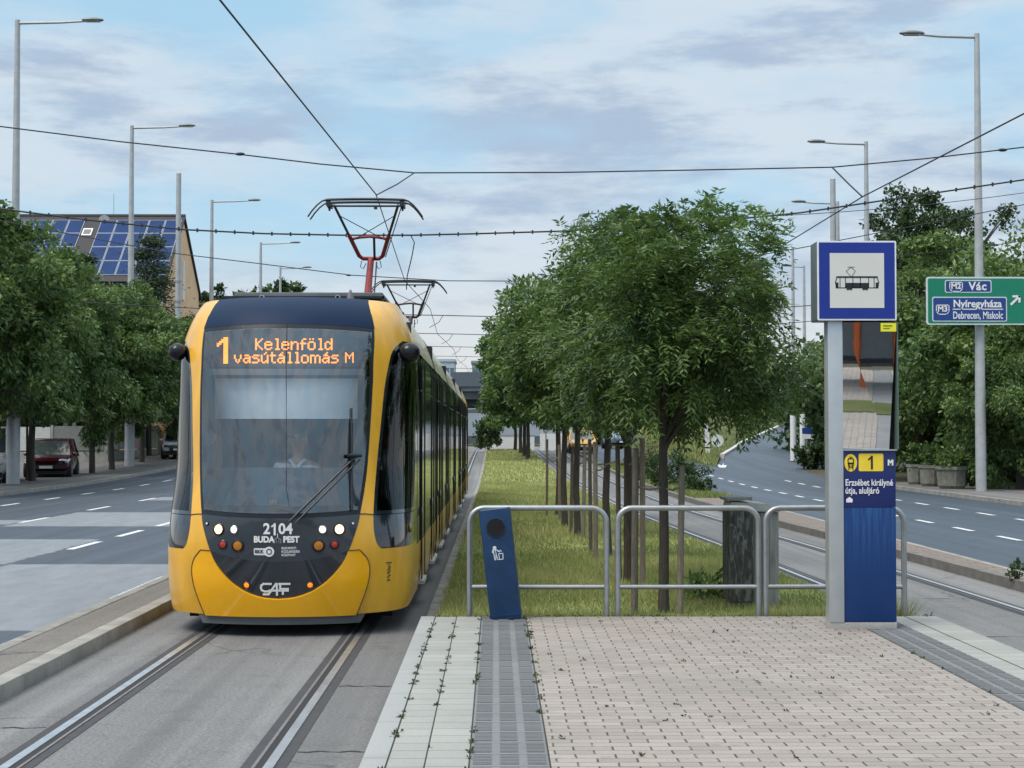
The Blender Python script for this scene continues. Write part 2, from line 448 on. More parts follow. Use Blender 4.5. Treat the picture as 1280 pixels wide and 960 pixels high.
# left verge strip of grass behind platform end on far side
# ------------------------------------------------------------------ rails
M_rail = pmat('polished_rail', (.62,.64,.66), .42, 1., .12, 8)
M_groove = pmat('rail_groove', (.022,.022,.024), .8, 0, .3, 20)
M_seal = pmat('rail_seal', (.05,.05,.055), .8, 0, .35, 10)
def rails(cx, name):
    f = cx if callable(cx) else (lambda y: cx)
    for s in (-1, 1):
        def strip(a, b, z, nm, mat):
            mb = MB(); mb.grid(lambda u, y: (f(y)+s*.7175+a+(b-a)*u, y, H(y)+z), [0,1], ys(-6,150,1.5))
            o = mb.build(nm, mat, fix=False); o['kind'] = 'structure'; return o
        i = -s   # groove lies inside the gauge
        strip(-.13, .13, .004, 'rail_seal', M_seal)
        strip(*sorted((0., -i*.06)), .010, name, M_rail)
        strip(*sorted((0.001*i, i*.045)), .007, 'rail_groove', M_groove)
        strip(*sorted((i*.046, i*.066)), .009, name, pmat('worn_rail_lip', (.20,.19,.19), .6, .3, .3, 15))
mb = MB()
for (x0, x1, y) in ((-3.45,-2.9,10.4),(-1.18,-.68,12.1),(-3.45,-2.9,7.9),(3.8,4.1,12.6),(4.4,5.5,18.5),(4.4,5.5,15.0),(5.8,6.3,17.2),(-1.18,-.68,9.6)):
    k = 8
    for i in range(k):
        a = x0+(x1-x0)*i/k; b_ = x0+(x1-x0)*(i+1)/k; d0 = .02*math.sin(i*2.1+y); d1 = .02*math.sin((i+1)*2.1+y); w_ = .010+.006*math.sin(i*1.7)
        mb.add([(a,y+d0-w_,.003),(b_,y+d1-w_,.003),(b_,y+d1+w_,.003),(a,y+d0+w_,.003)], [(0,1,2,3)])
o = mb.build('bed_joint', pmat('tar_joint', (.03,.03,.032), .8), fix=False); o['kind'] = 'structure'
rails(-2.035, 'rail'); rails(cx2, 'rail')
# ------------------------------------------------------------------ road markings
M_mark = pmat('road_paint', (.62,.64,.66), .7, 0, .25, 8)
def marks(name, items):
    mb = MB()
    for (x0, y0, x1, y1, w) in items:
        n = Vector((y1-y0, -(x1-x0))).normalized()*w/2
        mb.add([(x0-n.x,y0-n.y,H(y0)+.006),(x0+n.x,y0+n.y,H(y0)+.006),(x1+n.x,y1+n.y,H(y1)+.006),(x1-n.x,y1-n.y,H(y1)+.006)], [(0,1,2,3)])
    o = mb.build(name, M_mark, fix=False); o['kind'] = 'structure'; return o
def dashes(x, y0, y1, L_, gap, w=.13):
    out = []; y = y0
    while y < y1: out.append((x, y, x, min(y+L_, y1), w)); y += L_+gap
    return out
marks('lane_marking', dashes(-7.05, 26.6, 120, 2., 1.4, .14)+dashes(-10.3, 23.2, 120, 2.2, 3.6, .14)+dashes(-13.3, 30.6, 120, 1.6, 2.6, .13))
marks('lane_marking', dashes(9.42, 20.0, 82, 1.3, 1.6)+dashes(11.78, 20.4, 66, 1.3, 1.6))
g0 = at(899,581,80); g0.z = 0
marks('lane_marking', [(11.2,79,12.6,100,.25),(12.6,100,17,150,.22),(11.2,79,14.3,97,.25),(7.3,60,7.3,150,.15),(14.6,96,20.5,94,.3)])
marks('edge_marking', [(-4.42,18.6,-4.42,21.5,.10),(-4.42,22.5,-4.42,60,.10)])
# ------------------------------------------------------------------ platform
def m_pavers():
    m, nt, b = base_mat('paving_blocks'); n = N(nt); L = nt.links
    g = nt.nodes.new('ShaderNodeNewGeometry'); P = g.outputs['Position']
    sp = nt.nodes.new('ShaderNodeSeparateXYZ'); L.new(P, sp.inputs[0])
    wx = n.m('MULTIPLY', n.m('SUBTRACT', n.noise(P, 2.5, 4), .5), .03)
    x = n.m('ADD', sp.outputs[0], wx); y = n.m('ADD', sp.outputs[1], n.m('MULTIPLY', wx, .5))
    row = n.m('FLOOR', n.m('DIVIDE', y, .1)); par = n.m('MULTIPLY', n.m('FLOORED_MODULO', row, 2.), .5)
    u = n.m('ADD', n.m('DIVIDE', x, .2), par); fu = n.m('FRACT', u); fv = n.m('FRACT', n.m('DIVIDE', y, .1))
    du = n.m('MULTIPLY', n.m('MINIMUM', fu, n.m('SUBTRACT', 1., fu)), .2); dv = n.m('MULTIPLY', n.m('MINIMUM', fv, n.m('SUBTRACT', 1., fv)), .1)
    ju = n.m('SUBTRACT', 1., n.step(du, .0048, .0022)); jv = n.m('SUBTRACT', 1., n.step(dv, .0032, .0018))
    gap = n.step(n.noise(P, 7., 4, .7), .42, .1)
    cb = nt.nodes.new('ShaderNodeCombineXYZ'); L.new(n.m('FLOOR', u), cb.inputs[0]); L.new(row, cb.inputs[1])
    wn = nt.nodes.new('ShaderNodeTexWhiteNoise'); wn.noise_dimensions = '2D'; L.new(cb.outputs[0], wn.inputs['Vector'])
    tone = n.ramp(wn.outputs['Value'], [(0.,(.225,.192,.172)),(.5,(.285,.245,.218)),(1.,(.325,.288,.262))])
    dirt = n.noise(P, 1.1, 6, .65); tone = n.mix(n.m('MULTIPLY', n.step(dirt, .55, .15), .4), tone, (.30,.29,.275))
    tone = n.mix(.3, tone, n.ramp(n.noise(P, 90, 4, .8), [(.3,(.17,.155,.14)),(.7,(.53,.48,.43))]))
    j = n.m('MAXIMUM', n.m('MULTIPLY', ju, n.m('ADD', .22, n.m('MULTIPLY', gap, .7))), n.m('MULTIPLY', jv, n.m('ADD', .25, n.m('MULTIPLY', gap, .35))))
    col = n.mix(j, tone, (.035,.035,.028))
    st1 = n.step(n.noise(P, .55, 5, .6), .56, .05); col = n.mix(n.m('MULTIPLY', st1, .38), col, (.20,.185,.16))
    st2 = n.step(n.noise(P, 4.5, 3, .5), .69, .02); col = n.mix(n.m('MULTIPLY', st2, .3), col, (.12,.11,.10))
    sg = n.step(n.noise(P, 38, 2), .73, .03); col = n.mix(n.m('MULTIPLY', sg, .6), col, (.08,.075,.06))
    L.new(col, b.inputs['Base Color']); b.inputs['Roughness'].default_value = .85
    bp = nt.nodes.new('ShaderNodeBump'); bp.inputs['Strength'].default_value = .8; bp.inputs['Distance'].default_value = .006
    L.new(n.m('SUBTRACT', n.m('MULTIPLY', wn.outputs['Value'], .3), n.m('MAXIMUM', ju, jv)), bp.inputs['Height']); L.new(bp.outputs[0], b.inputs['Normal'])
    return m
M_pav = m_pavers()
PZ = .28; PY0 = -8; PY1 = 14.24
def m_slab(name, c, per, jw=.004):
    m, nt, b = base_mat(name); n = N(nt); L = nt.links
    g = nt.nodes.new('ShaderNodeNewGeometry'); P = g.outputs['Position']
    sp = nt.nodes.new('ShaderNodeSeparateXYZ'); L.new(P, sp.inputs[0])
    v = n.m('DIVIDE', sp.outputs[1], per); fv = n.m('FRACT', v); dv = n.m('MULTIPLY', n.m('MINIMUM', fv, n.m('SUBTRACT', 1., fv)), per)
    j = n.m('SUBTRACT', 1., n.step(dv, jw, .002))
    wn = nt.nodes.new('ShaderNodeTexWhiteNoise'); wn.noise_dimensions = '1D'; L.new(n.m('FLOOR', v), wn.inputs['W'])
    tone = n.ramp(wn.outputs['Value'], [(0., [k*.88 for k in c]), (1., [k*1.08 for k in c])])
    tone = n.mix(.3, tone, n.ramp(n.noise(P, 70, 5, .75), [(.3,[k*.55 for k in c]),(.7,[min(1,k*1.35) for k in c])]))
    tone = n.mix(n.m('MULTIPLY', n.step(n.noise(P, 1.7, 6), .55, .12), .3), tone, [k*.62 for k in c])
    L.new(n.mix(n.m('MULTIPLY', j, .75), tone, (.06,.06,.05)), b.inputs['Base Color']); b.inputs['Roughness'].default_value = .85
    return m
M_slab = m_slab('pale_slabs', (.325,.33,.31), .2); M_edge = m_slab('edge_stone', (.32,.33,.325), 1.0)
M_tact = m_slab('tactile_grey', (.185,.192,.20), .3)
def plat(x0, x1, mat, name, z=PZ, y1=PY1):
    mb = MB(); mb.bb(x0, x1, PY0, y1, -.1, z); o = mb.build(name, mat, bevel=.004); o['kind'] = 'structure'; return o
plat(-.662, -.538, M_edge, 'platform_edge', PZ+.004)
plat(-.532, -.350, M_slab, 'platform_paving'); plat(-.344, -.134, M_slab, 'platform_paving', PZ+.002)
plat(-.128, .262, M_tact, 'tactile_paving')
plat(.268, 3.075, M_pav, 'platform_paving')
plat(3.081, 3.44, M_tact, 'tactile_paving'); plat(3.446, 3.625, M_slab, 'platform_paving'); plat(3.631, 3.905, M_slab, 'platform_paving', PZ+.003)
def ribs(x0):
    mb = MB(); y = 5.0
    while y < PY1-.03:
        ph = ((y % .3)/.3)
        if ph > .08:
            for c in (.015, .150, .285):
                mb.bb(x0+c, x0+c+.09, y, y+.018, PZ-.004, PZ+.006)
        y += .0375
    o = mb.build('tactile_ribs', M_tact); o['kind'] = 'structure'
ribs(-.128); ribs(3.081-.01)
mb = MB(); mb.bb(-.60, 3.85, PY0, PY1-.02, -.1, PZ-.03); o = mb.build('platform_base', M_conc); o['kind'] = 'structure'
M_jt = pmat('joint_dark', (.03,.032,.025), .95)
mb = MB()
# ------------------------------------------------------------------ blades of grass, weeds
def leafmat(name, c_lo, c_hi, trans=.35, rough=.45):
    m, nt, b = base_mat(name); n = N(nt); L = nt.links
    at_ = nt.nodes.new('ShaderNodeAttribute'); at_.attribute_name = 'tint'
    col = n.ramp(at_.outputs['Fac'], [(0., c_lo), (.55, [(a+b_)/2*1.0 for a, b_ in zip(c_lo, c_hi)]), (1., c_hi)])
    L.new(col, b.inputs['Base Color']); b.inputs['Roughness'].default_value = rough; b.inputs['Specular IOR Level'].default_value = .45
    tr = nt.nodes.new('ShaderNodeBsdfTranslucent'); L.new(n.mix(.5, col, (.10,.16,.02)), tr.inputs[0])
    mx = nt.nodes.new('ShaderNodeMixShader'); mx.inputs[0].default_value = trans
    out = nt.nodes['Material Output']; L.new(b.outputs[0], mx.inputs[1]); L.new(tr.outputs[0], mx.inputs[2]); L.new(mx.outputs[0], out.inputs['Surface'])
    return m
def quads_mesh(name, V, tint, mat, parent=None, k=4):
    """V: (n,k,3) polygons; tint (n,)"""
    n = len(V); me = bpy.data.meshes.new(name)
    me.vertices.add(n*k); me.vertices.foreach_set('co', V.reshape(-1).astype(np.float32))
    me.loops.add(n*k); me.loops.foreach_set('vertex_index', np.arange(n*k, dtype=np.int32))
    me.polygons.add(n); me.polygons.foreach_set('loop_start', np.arange(0, n*k, k, dtype=np.int32)); me.polygons.foreach_set('loop_total', np.full(n, k, dtype=np.int32))
    me.update(calc_edges=True)
    a = me.attributes.new('tint', 'FLOAT', 'POINT'); a.data.foreach_set('value', np.repeat(tint, k).astype(np.float32))
    me.materials.append(mat)
    o = bpy.data.objects.new(name, me); COL.objects.link(o)
    if parent: o.parent = parent
    return o
def blades(n, xf, y0, y1, zf, hmin, hmax, w, bias=1.):
    t = rng.random(n)**bias; y = y0+(y1-y0)*t
    u = rng.random(n); x0, x1 = xf(y); x = x0+(x1-x0)*u
    z = zf(y); h = rng.uniform(hmin, hmax, n)
    pn = np.sin(x*2.1+y*1.3)+np.sin(x*.9-y*.7+2)+np.sin(x*5.3+y*3.1)*.5
    h = h*(1+.25*pn)
    a = rng.uniform(0, 2*PI, n); dx = np.cos(a); dy = np.sin(a)
    ln = rng.uniform(.1, .9, n)*h; b_ = rng.uniform(0, 2*PI, n)
    tipx = x+np.cos(b_)*ln; tipy = y+np.sin(b_)*ln
    W = w*rng.uniform(.6, 1.4, n)
    V = np.stack([np.stack([x-dx*W, y-dy*W, z], 1), np.stack([x+dx*W, y+dy*W, z], 1), np.stack([tipx, tipy, z+h], 1)], 1)
    tint = np.clip(.45+.13*pn+rng.normal(0, .22, n), 0, 1)
    return V, tint
def Hn(y):
    t = np.clip((y-55)/60., 0, 1); return .9*t*t*(3-2*t)
def cx2n(y):
    a = np.clip((y-14)/34., 0, 1); b_ = np.clip((y-48)/60., 0, 1)
    return 4.95-.95*a*a*(3-2*a)-.5*b_*b_*(3-2*b_)
M_blade = leafmat('grass_blades', (.13,.19,.04), (.64,.59,.27), .3, .6)
xf = lambda y: (np.full_like(y, -.56), cx2n(y)-1.22)
Va, ta = blades(70000, xf, 14.28, 24, lambda y: Hn(y)+.115, .03, .10, .0035)
Vb, tb = blades(60000, xf, 24, 60, lambda y: Hn(y)+.115, .04, .11, .007)
Vd, td = blades(9000, lambda y: (np.full_like(y, -.5), np.full_like(y, 3.75)), 14.28, 14.8, lambda y: Hn(y)+.115, .10, .22, .005)
ta[:] = ta-.08; td[:] = td*.6
Ve, te = blades(9000, xf, 60, 107, lambda y: Hn(y)+.115, .05, .12, .02)
o = quads_mesh('grass', np.concatenate([Va, Vb, Vd, Ve]), np.concatenate([ta, tb, td, te]), M_blade, k=3)
tag(o, 'dry yellow green grass covering the median between the tracks', 'grass', kind='stuff')
Vg, tg = blades(12000, lambda y: (cx2n(y)+1.6, np.full_like(y, 6.9)), 46, 82, lambda y: Hn(y)+.06, .06, .2, .012)
o = quads_mesh('grass', Vg, tg*.5, M_blade, k=3); tag(o, 'green grass on the narrow verge between second track and right road', 'grass', kind='stuff')
# weeds in the paving joints
def weed_cloud(spots, r, n, l):
    P = []; 
    for (x, y, z, s) in spots:
        m = int(n*s); c = np.array([x, y, z]); d = rng.normal(0, 1, (m, 3)); d[:, 2] = np.abs(d[:, 2])*.6; d /= np.linalg.norm(d, axis=1)[:, None]
        p = c+d*r*s*rng.random((m, 1)); a = d+rng.normal(0, .5, (m, 3)); a /= np.linalg.norm(a, axis=1)[:, None]
        bq = np.cross(a, rng.normal(0, 1, (m, 3))); bq /= np.linalg.norm(bq, axis=1)[:, None]
        L_ = l*rng.uniform(.5, 1.2, (m, 1))
        P.append(np.stack([p, p+a*L_*.5+bq*L_*.25, p+a*L_, p+a*L_*.5-bq*L_*.25], 1))
    return np.concatenate(P)
sp_ = []
for xj, k in ((-.535, 26), (-.347, 18), (-.131, 22), (.265, 24), (3.078, 8)):
    for i in range(k): sp_.append((xj+random.uniform(-.01,.01), random.uniform(7.6, 14.2), PZ, random.uniform(.15, .62)))
for i in range(70): sp_.append((random.uniform(-.6, 3.9), 14.24+random.uniform(-.02,.03), PZ-.02, random.uniform(.4, 1.5)))
for i in range(40): sp_.append((random.uniform(.3, 3.0), random.uniform(7.6, 14.1), PZ, random.uniform(.15,.35)))
for i in range(14): sp_.append((random.uniform(-.66, -.40), 14.3+random.uniform(-.08,.06), PZ-.08, random.uniform(1., 2.0)))
for i in range(30): sp_.append((random.uniform(3.45, 3.9), 14.3+random.uniform(-.1,.1), PZ-.08, random.uniform(1., 2.2)))
Vw = weed_cloud(sp_, .035, 40, .022)
M_weed = leafmat('weed_leaves', (.022,.032,.012), (.075,.10,.035), .2)
o = quads_mesh('weeds', Vw, rng.random(len(Vw)), M_weed); tag(o, 'small weeds sprouting from the paving joints of the platform', 'weeds', kind='stuff')
mb = MB()
for xj in (-.535, -.347, -.131, .265, 3.078, 3.443, 3.628): mb.bb(xj-.004, xj+.004, 4, PY1, PZ-.02, PZ+.001)
o = mb.build('paving_joint', M_jt); o['kind'] = 'structure'

# ------------------------------------------------------------------ tube barriers
def arc_corner(p0, c, p1, r, n=6):
    a = (Vector(p0)-Vector(c)).normalized(); b_ = (Vector(p1)-Vector(c)).normalized()
    s = Vector(c)+a*r; e = Vector(c)+b_*r; o_ = Vector(c)+(a+b_)*r
    return [o_+(-(b_)*math.cos(PI/2*k/n)-a*math.sin(PI/2*k/n))*r for k in range(n+1)]
def barrier(x0, x1, y, label):
    w = x1-x0; root = empty('tube_barrier', (x0, y, .1), label, 'barrier', 'galvanised tube barriers at the platform end')
    top = 1.235-.1
    pts = [Vector((0,0,-.05)), Vector((0,0,.5))]+arc_corner((0,0,0),(0,0,top),(w,0,top),.13)+arc_corner((0,0,top),(w,0,top),(w,0,0),.13)+[Vector((w,0,.5)), Vector((w,0,-.05))]
    MB().tube(pts, .026, 12).build('hoop', M_steel, root, smooth=True)
    MB().tube([(.02,0,.43),(w-.02,0,.43)], .021, 10).build('rail', M_steel, root, smooth=True)
    return root
BY = 14.36
def bx(px): return at(px, 700, BY).x
barrier(bx(587), bx(758), BY, 'tube barrier left of the others, with the blue bin leaning in front of it')
barrier(bx(772), bx(948), BY, 'tube barrier in the middle, in front of the nearest young tree')
barrier(bx(957), bx(1130), BY, 'tube barrier right of the others, passing behind the stop pillar')
# ------------------------------------------------------------------ leaning blue bin
M_blue = pmat('bin_blue', (.008,.036,.10), .42, .1, .3, 6, spec=.4, bump=.04)
b0 = at(633, 771, 14.1)
root = empty('litter_bin', (b0.x, 14.1, PZ), 'dark blue steel litter bin leaning left on the tactile paving', 'litter bin')
root.rotation_euler = (0, math.radians(-6.2), math.radians(-3))
w, h, d = .268, .965, .24
mb = MB(); mb.prism(rrect(-w/2, w/2, 0, h, .012), 'y', -d/2, d/2)
body = mb.build('body', M_blue, root, bevel=.006)
mb = MB(); mb.lathe([(.080,0),(.090,.002),(.090,.012),(.080,.013)], (0, -d/2-.0125, h-.155), 9, 'y'); mb.build('opening_ring', M_blue, root)
mb = MB(); disc(mb, 0, -d/2-.0135, h-.155, .081, 9); mb.build('opening', pmat('bin_hole', (.003,.003,.004), .9), root)
mb = MB(); mb.bb(-w/2-.004, w/2+.004, -d/2-.004, d/2+.004, .035, .05); mb.build('foot_band', M_blue, root)
mb = MB(); yy = -d/2-.002
def pt(x, z): return (x*.0042-.013, (h-.37)+z*.0042)
disc(mb, *(pt(-4,9)[0], yy, pt(-4,9)[1]), .016, 16)
stroke(mb, [pt(-9,0), pt(-8,5), pt(0,4), pt(5,0)], .010, yy)
stroke(mb, [pt(-7,3), pt(-6,-16), pt(-4,-16), pt(-2,-2), pt(-3,3)], .007, yy)
stroke(mb, [pt(-2,-4), pt(0,-16), pt(3,-16)], .006, yy)
stroke(mb, [pt(3,-4), pt(12,-4), pt(11,-16), pt(4,-16), pt(3,-4)], .007, yy)
stroke(mb, [pt(5,1), pt(8,3), pt(9,0)], .006, yy)
mb.build('pictogram', pmat('pictogram_white', (.62,.66,.70), .5), root)
# ------------------------------------------------------------------ weathered cabinet
def m_torn():
    m, nt, b = base_mat('torn_posters'); n = N(nt); L = nt.links
    tc = nt.nodes.new('ShaderNodeTexCoord'); mp = nt.nodes.new('ShaderNodeMapping'); mp.inputs['Scale'].default_value = (5., 5., 1.3); L.new(tc.outputs['Object'], mp.inputs[0])
    a = n.noise(mp.outputs[0], 1.8, 7, .6); c = n.noise(mp.outputs[0], 6, 6, .7)
    col = n.ramp(a, [(.36,(.13,.12,.105)),(.42,(.06,.055,.05)),(.44,(.010,.010,.010)),(.55,(.014,.014,.014)),(.565,(.20,.20,.185)),(.60,(.02,.02,.02))])
    L.new(n.mix(.25, col, n.ramp(c, [(.35,(.02,.02,.02)),(.65,(.3,.29,.27))])), b.inputs['Base Color']); b.inputs['Roughness'].default_value = .85
    bp = nt.nodes.new('ShaderNodeBump'); bp.inputs['Strength'].default_value = .6; L.new(a, bp.inputs['Height']); L.new(bp.outputs[0], b.inputs['Normal'])
    return m
CY = 16.3; c0 = at(911, 700, CY).x; c1 = at(942, 700, CY).x; c2_ = at(969, 700, CY+.28).x
root = empty('utility_cabinet', ((c0+c2_)/2, CY+.2, .12), 'weathered grey utility cabinet with torn black posters behind the tube barriers', 'cabinet')
ox = (c0+c2_)/2
mb = MB(); mb.bb(c0-ox, c1-ox, -.2, .25, .08, 1.0); mb.build('poster_side', m_torn(), root, bevel=.008)
M_cab = pmat('cabinet_grey', (.27,.265,.25), .8, 0, .35, 5, bump=.3, stretch=(4,4,.6))
mb = MB(); mb.bb(c1-ox+.002, c2_-ox, -.14, .30, .0, .98); mb.build('body', M_cab, root, bevel=.008)
mb = MB()
for i in range(5): mb.bb(c1-ox+.025+i*.038, c1-ox+.034+i*.038, -.147, -.138, .05, .95)
mb.build('ribs', M_cab, root)
mb = MB(); mb.prism([(c0-ox-.02,1.13),(c0-ox+.24,1.14),(c0-ox+.24,1.105),(c0-ox-.02,1.10)], 'y', -.22, .3); mb.build('lid_plate', pmat('cabinet_lid_grey', (.25,.25,.24), .7,0,.3), root, bevel=.004)
mb = MB(); mb.prism([(c0-ox+.01,1.0),(c0-ox+.03,1.09),(c2_-ox-.13,1.07),(c2_-ox+.02,.985)], 'y', -.19, .33); mb.build('lid', pmat('cabinet_lid_light', (.42,.42,.40), .6,0,.25,7), root, bevel=.004)
mb = MB(); mb.bb(c0-ox+.04, c2_-ox-.03, -.1, .25, -.05, .085); mb.build('plinth', M_conc, root)

# ------------------------------------------------------------------ stop pillar
TY = 13.28
def tx(px): return at(px, 600, TY).x
x0, x1, x2 = tx(1036), tx(1054.5), tx(1120)
root = empty('stop_pillar', (x1, TY, PZ), 'tall grey and blue tram stop pillar with a square tram sign on top', 'stop sign')
zz = lambda py: at(1080, py, TY).z-PZ
M_alu = pmat('brushed_aluminium', (.50,.53,.55), .4, .55, .08, 5)
mb = MB(); mb.bb(x0-x1, 0.0, 0, .16, .055, zz(401)); mb.build('post', M_alu, root, bevel=.004)
mb = MB(); mb.bb(x0-x1, x2-x1, .004, .17, -.02, .055); mb.build('plinth', M_conc, root, bevel=.004)
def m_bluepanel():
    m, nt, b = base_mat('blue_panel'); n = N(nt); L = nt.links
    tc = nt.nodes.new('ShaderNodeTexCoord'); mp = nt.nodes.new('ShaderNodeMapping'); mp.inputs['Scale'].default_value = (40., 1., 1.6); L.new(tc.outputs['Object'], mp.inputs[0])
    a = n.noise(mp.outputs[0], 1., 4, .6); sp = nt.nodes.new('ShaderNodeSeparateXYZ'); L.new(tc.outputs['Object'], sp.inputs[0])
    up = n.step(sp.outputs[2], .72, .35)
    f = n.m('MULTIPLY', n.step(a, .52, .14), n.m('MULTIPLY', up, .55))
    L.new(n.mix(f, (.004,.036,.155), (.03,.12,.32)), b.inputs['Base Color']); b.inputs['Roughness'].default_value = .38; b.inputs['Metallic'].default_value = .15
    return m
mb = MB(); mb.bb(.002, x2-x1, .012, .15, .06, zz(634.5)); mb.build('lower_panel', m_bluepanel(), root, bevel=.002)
mb = MB(); mb.bb(.002, x2-x1, .010, .15, zz(634), zz(562)); mb.build('name_panel', pmat('navy_panel', (.010,.022,.13), .35, 0, .1), root, bevel=.002)
pw = x2-x1
# name panel graphics
yy = .007
mb = MB(); disc(mb, .062, yy, zz(578.5), .073, 28, .72); mb.build('tram_badge', pmat('badge_yellow', (.85,.62,.04), .45), root)
mb = MB(); mb.prism(rrect(pw*.295, pw*.765, zz(589), zz(567), .012), 'y', .006, .010); mb.build('line_badge', MATS['badge_yellow'], root)
M_ink = pmat('dark_ink', (.012,.013,.02), .5)
mb = MB(); z_ = zz(578); x_ = pw*.53; stroke(mb, [(x_+.006,z_+.048),(x_+.006,z_-.050)], .017, .004); stroke(mb, [(x_+.004,z_+.044),(x_-.020,z_+.024)], .013, .0038); mb.build('line_number', M_ink, root)
mb = MB(); cz = zz(578.5); yt = .004
stroke(mb, [(.045,cz-.035),(.038,cz+.02),(.045,cz+.035),(.079,cz+.035),(.086,cz+.02),(.079,cz-.035),(.045,cz-.035)], .008, yt)
stroke(mb, [(.042,cz-.005),(.082,cz-.005)], .014, yt); stroke(mb, [(.05,cz-.04),(.043,cz-.055)], .007, yt); stroke(mb, [(.074,cz-.04),(.081,cz-.055)], .007, yt)
stroke(mb, [(.052,cz+.05),(.062,cz+.042),(.072,cz+.05)], .006, yt); stroke(mb, [(.048,cz-.022),(.052,cz-.022)], .008, yt); stroke(mb, [(.072,cz-.022),(.076,cz-.022)], .008, yt)
mb.build('tram_icon', M_ink, root)
mb = MB(); mb.bb(pw*.84, pw*.96, .005, .009, zz(583), zz(574)); mb.build('metro_tile', pmat('grey_tile', (.08,.09,.12), .5), root)
mb = MB(); text_mb(mb, 'M', .062, pw*.90, .002, zz(578.5), .003)
text_mb(mb, 'Erzsébet királyné', .072, .014, .004, zz(603.5), .0012, 'LEFT', sx=.80, sy=1.05)
text_mb(mb, 'útja, aluljáró', .072, .014, .004, zz(613.5), .0012, 'LEFT', sx=.80, sy=1.05)
mb.build('lettering', M_text, root)
mb = MB(); mb.add([(.022,.006,zz(628)),(.075,.006,zz(628)),(.075,.006,zz(624)),(.05,.006,zz(621)),(.022,.006,zz(624))], [(0,1,2,3,4)]); mb.build('small_icon', M_text, root)
# mirror panel, leaning forward out of its case
def m_mirror():
    m, nt, b = base_mat('polished_sheet'); n = N(nt); L = nt.links
    b.inputs['Base Color'].default_value = (.80,.81,.82,1); b.inputs['Metallic'].default_value = 1.; b.inputs['Roughness'].default_value = .012
    tc = nt.nodes.new('ShaderNodeTexCoord'); a = n.noise(tc.outputs['Object'], 5, 3)
    bp = nt.nodes.new('ShaderNodeBump'); bp.inputs['Strength'].default_value = .006; bp.inputs['Distance'].default_value = .01; L.new(a, bp.inputs['Height']); L.new(bp.outputs[0], b.inputs['Normal'])
    return m
zt, zb = zz(403), zz(561.5)
mb = MB(); mb.bb(.002, pw+.002, .10, .15, zb, zt+.02); mb.build('case', M_black, root)
mb = MB(); mb.add([(.002,-.008,zt),(pw-.004,-.059,zt),(pw-.050,.022,zb),(.002,.069,zb)], [(0,1,2,3)])
o = mb.build('mirror_panel', m_mirror(), root)
mb = MB(); mb.bb(pw+.002, pw+.012, -.06, .15, zb, zt); mb.build('case_edge', pmat('green_grey_edge', (.10,.15,.13), .4), root)
mb = MB(); mb.bb(pw-.135, pw-.006, -.072, -.066, zz(415), zz(404.5)); st_ = mb.build('yellow_sticker', pmat('sticker_yellow', (.8,.78,.03), .5), root)
mb = MB(); mb.bb(pw-.115, pw-.04, -.0745, -.0735, zz(408.5), zz(407.5)); mb.bb(pw-.115, pw-.06, -.0745, -.0735, zz(411.5), zz(410.8)); mb.build('sticker_print', M_ink, st_)
mb = MB(); mb.bb(0, pw+.01, -.012, .03, zb-.012, zb-.001); mb.build('trim', M_alu, root)
# tram stop sign box
bx0, bx1 = at(1021, 350, TY-.02).x-x1, at(1120, 350, TY-.02).x-x1; bz0, bz1 = zz(401), zz(301.5)
mb = MB(); mb.prism(rrect(bx0, bx1, bz0, bz1, .012), 'y', -.03, .24); box_ = mb.build('sign_box', pmat('sign_case_grey', (.17,.20,.21), .45, .4), root, bevel=.004)
mb = MB(); mb.prism(rrect(bx0+.001, bx1-.001, bz0+.001, bz1-.001, .012), 'y', -.036, -.031); mb.build('sign_rim', pmat('sign_white_rim', (.80,.82,.86), .4), box_)
mb = MB(); mb.bb(bx0+.015, bx1-.015, -.039, -.0365, bz0+.015, bz1-.015); mb.build('blue_field', pmat('sign_blue', (.006,.028,.26), .35, 0, .05), box_)
ww = bx1-bx0; m_ = ww*.158
mb = MB(); mb.bb(bx0+m_, bx1-m_, -.042, -.0395, bz0+m_, bz1-m_); mb.build('white_field', pmat('sign_white', (.66,.655,.62), .4, 0, .03), box_)
mb = MB(); cxs = (bx0+bx1)/2; czs = (bz0+bz1)/2-.02; yt = -.0435; S = .36/52.
def q(x, z): return (cxs+x*S, czs+z*S)
stroke(mb, [q(-24,7), q(24,7)], .014, yt)
stroke(mb, [q(-24,7), q(-26,1), q(-25,-6), q(25,-6), q(26,1), q(24,7)], .007, yt)
mb.add([(q(-14,-6)[0],yt,q(-14,-6)[1]),(q(14,-6)[0],yt,q(14,-6)[1]),(q(14,0)[0],yt,q(14,0)[1]),(q(-14,0)[0],yt,q(-14,0)[1])], [(0,1,2,3)])
for xx in (-20.5,-14,-5,4,14,20.5): stroke(mb, [q(xx,7), q(xx,-6)], .006, yt)
for xx in (-24, 24): stroke(mb, [q(xx,-1), q(xx,-5)], .022, yt)
for xx in (-11,-7.5,8,11.5): disc(mb, q(xx,-7)[0], yt-.0002, q(xx,-7)[1], .013, 14)
stroke(mb, [q(-7,7), q(-13,14), q(-7,19), q(-2,14), q(-7,7)], .004, yt-.0001); stroke(mb, [q(-11,19), q(-3,19)], .004, yt-.0003)
mb.build('tram_symbol', M_ink, box_)
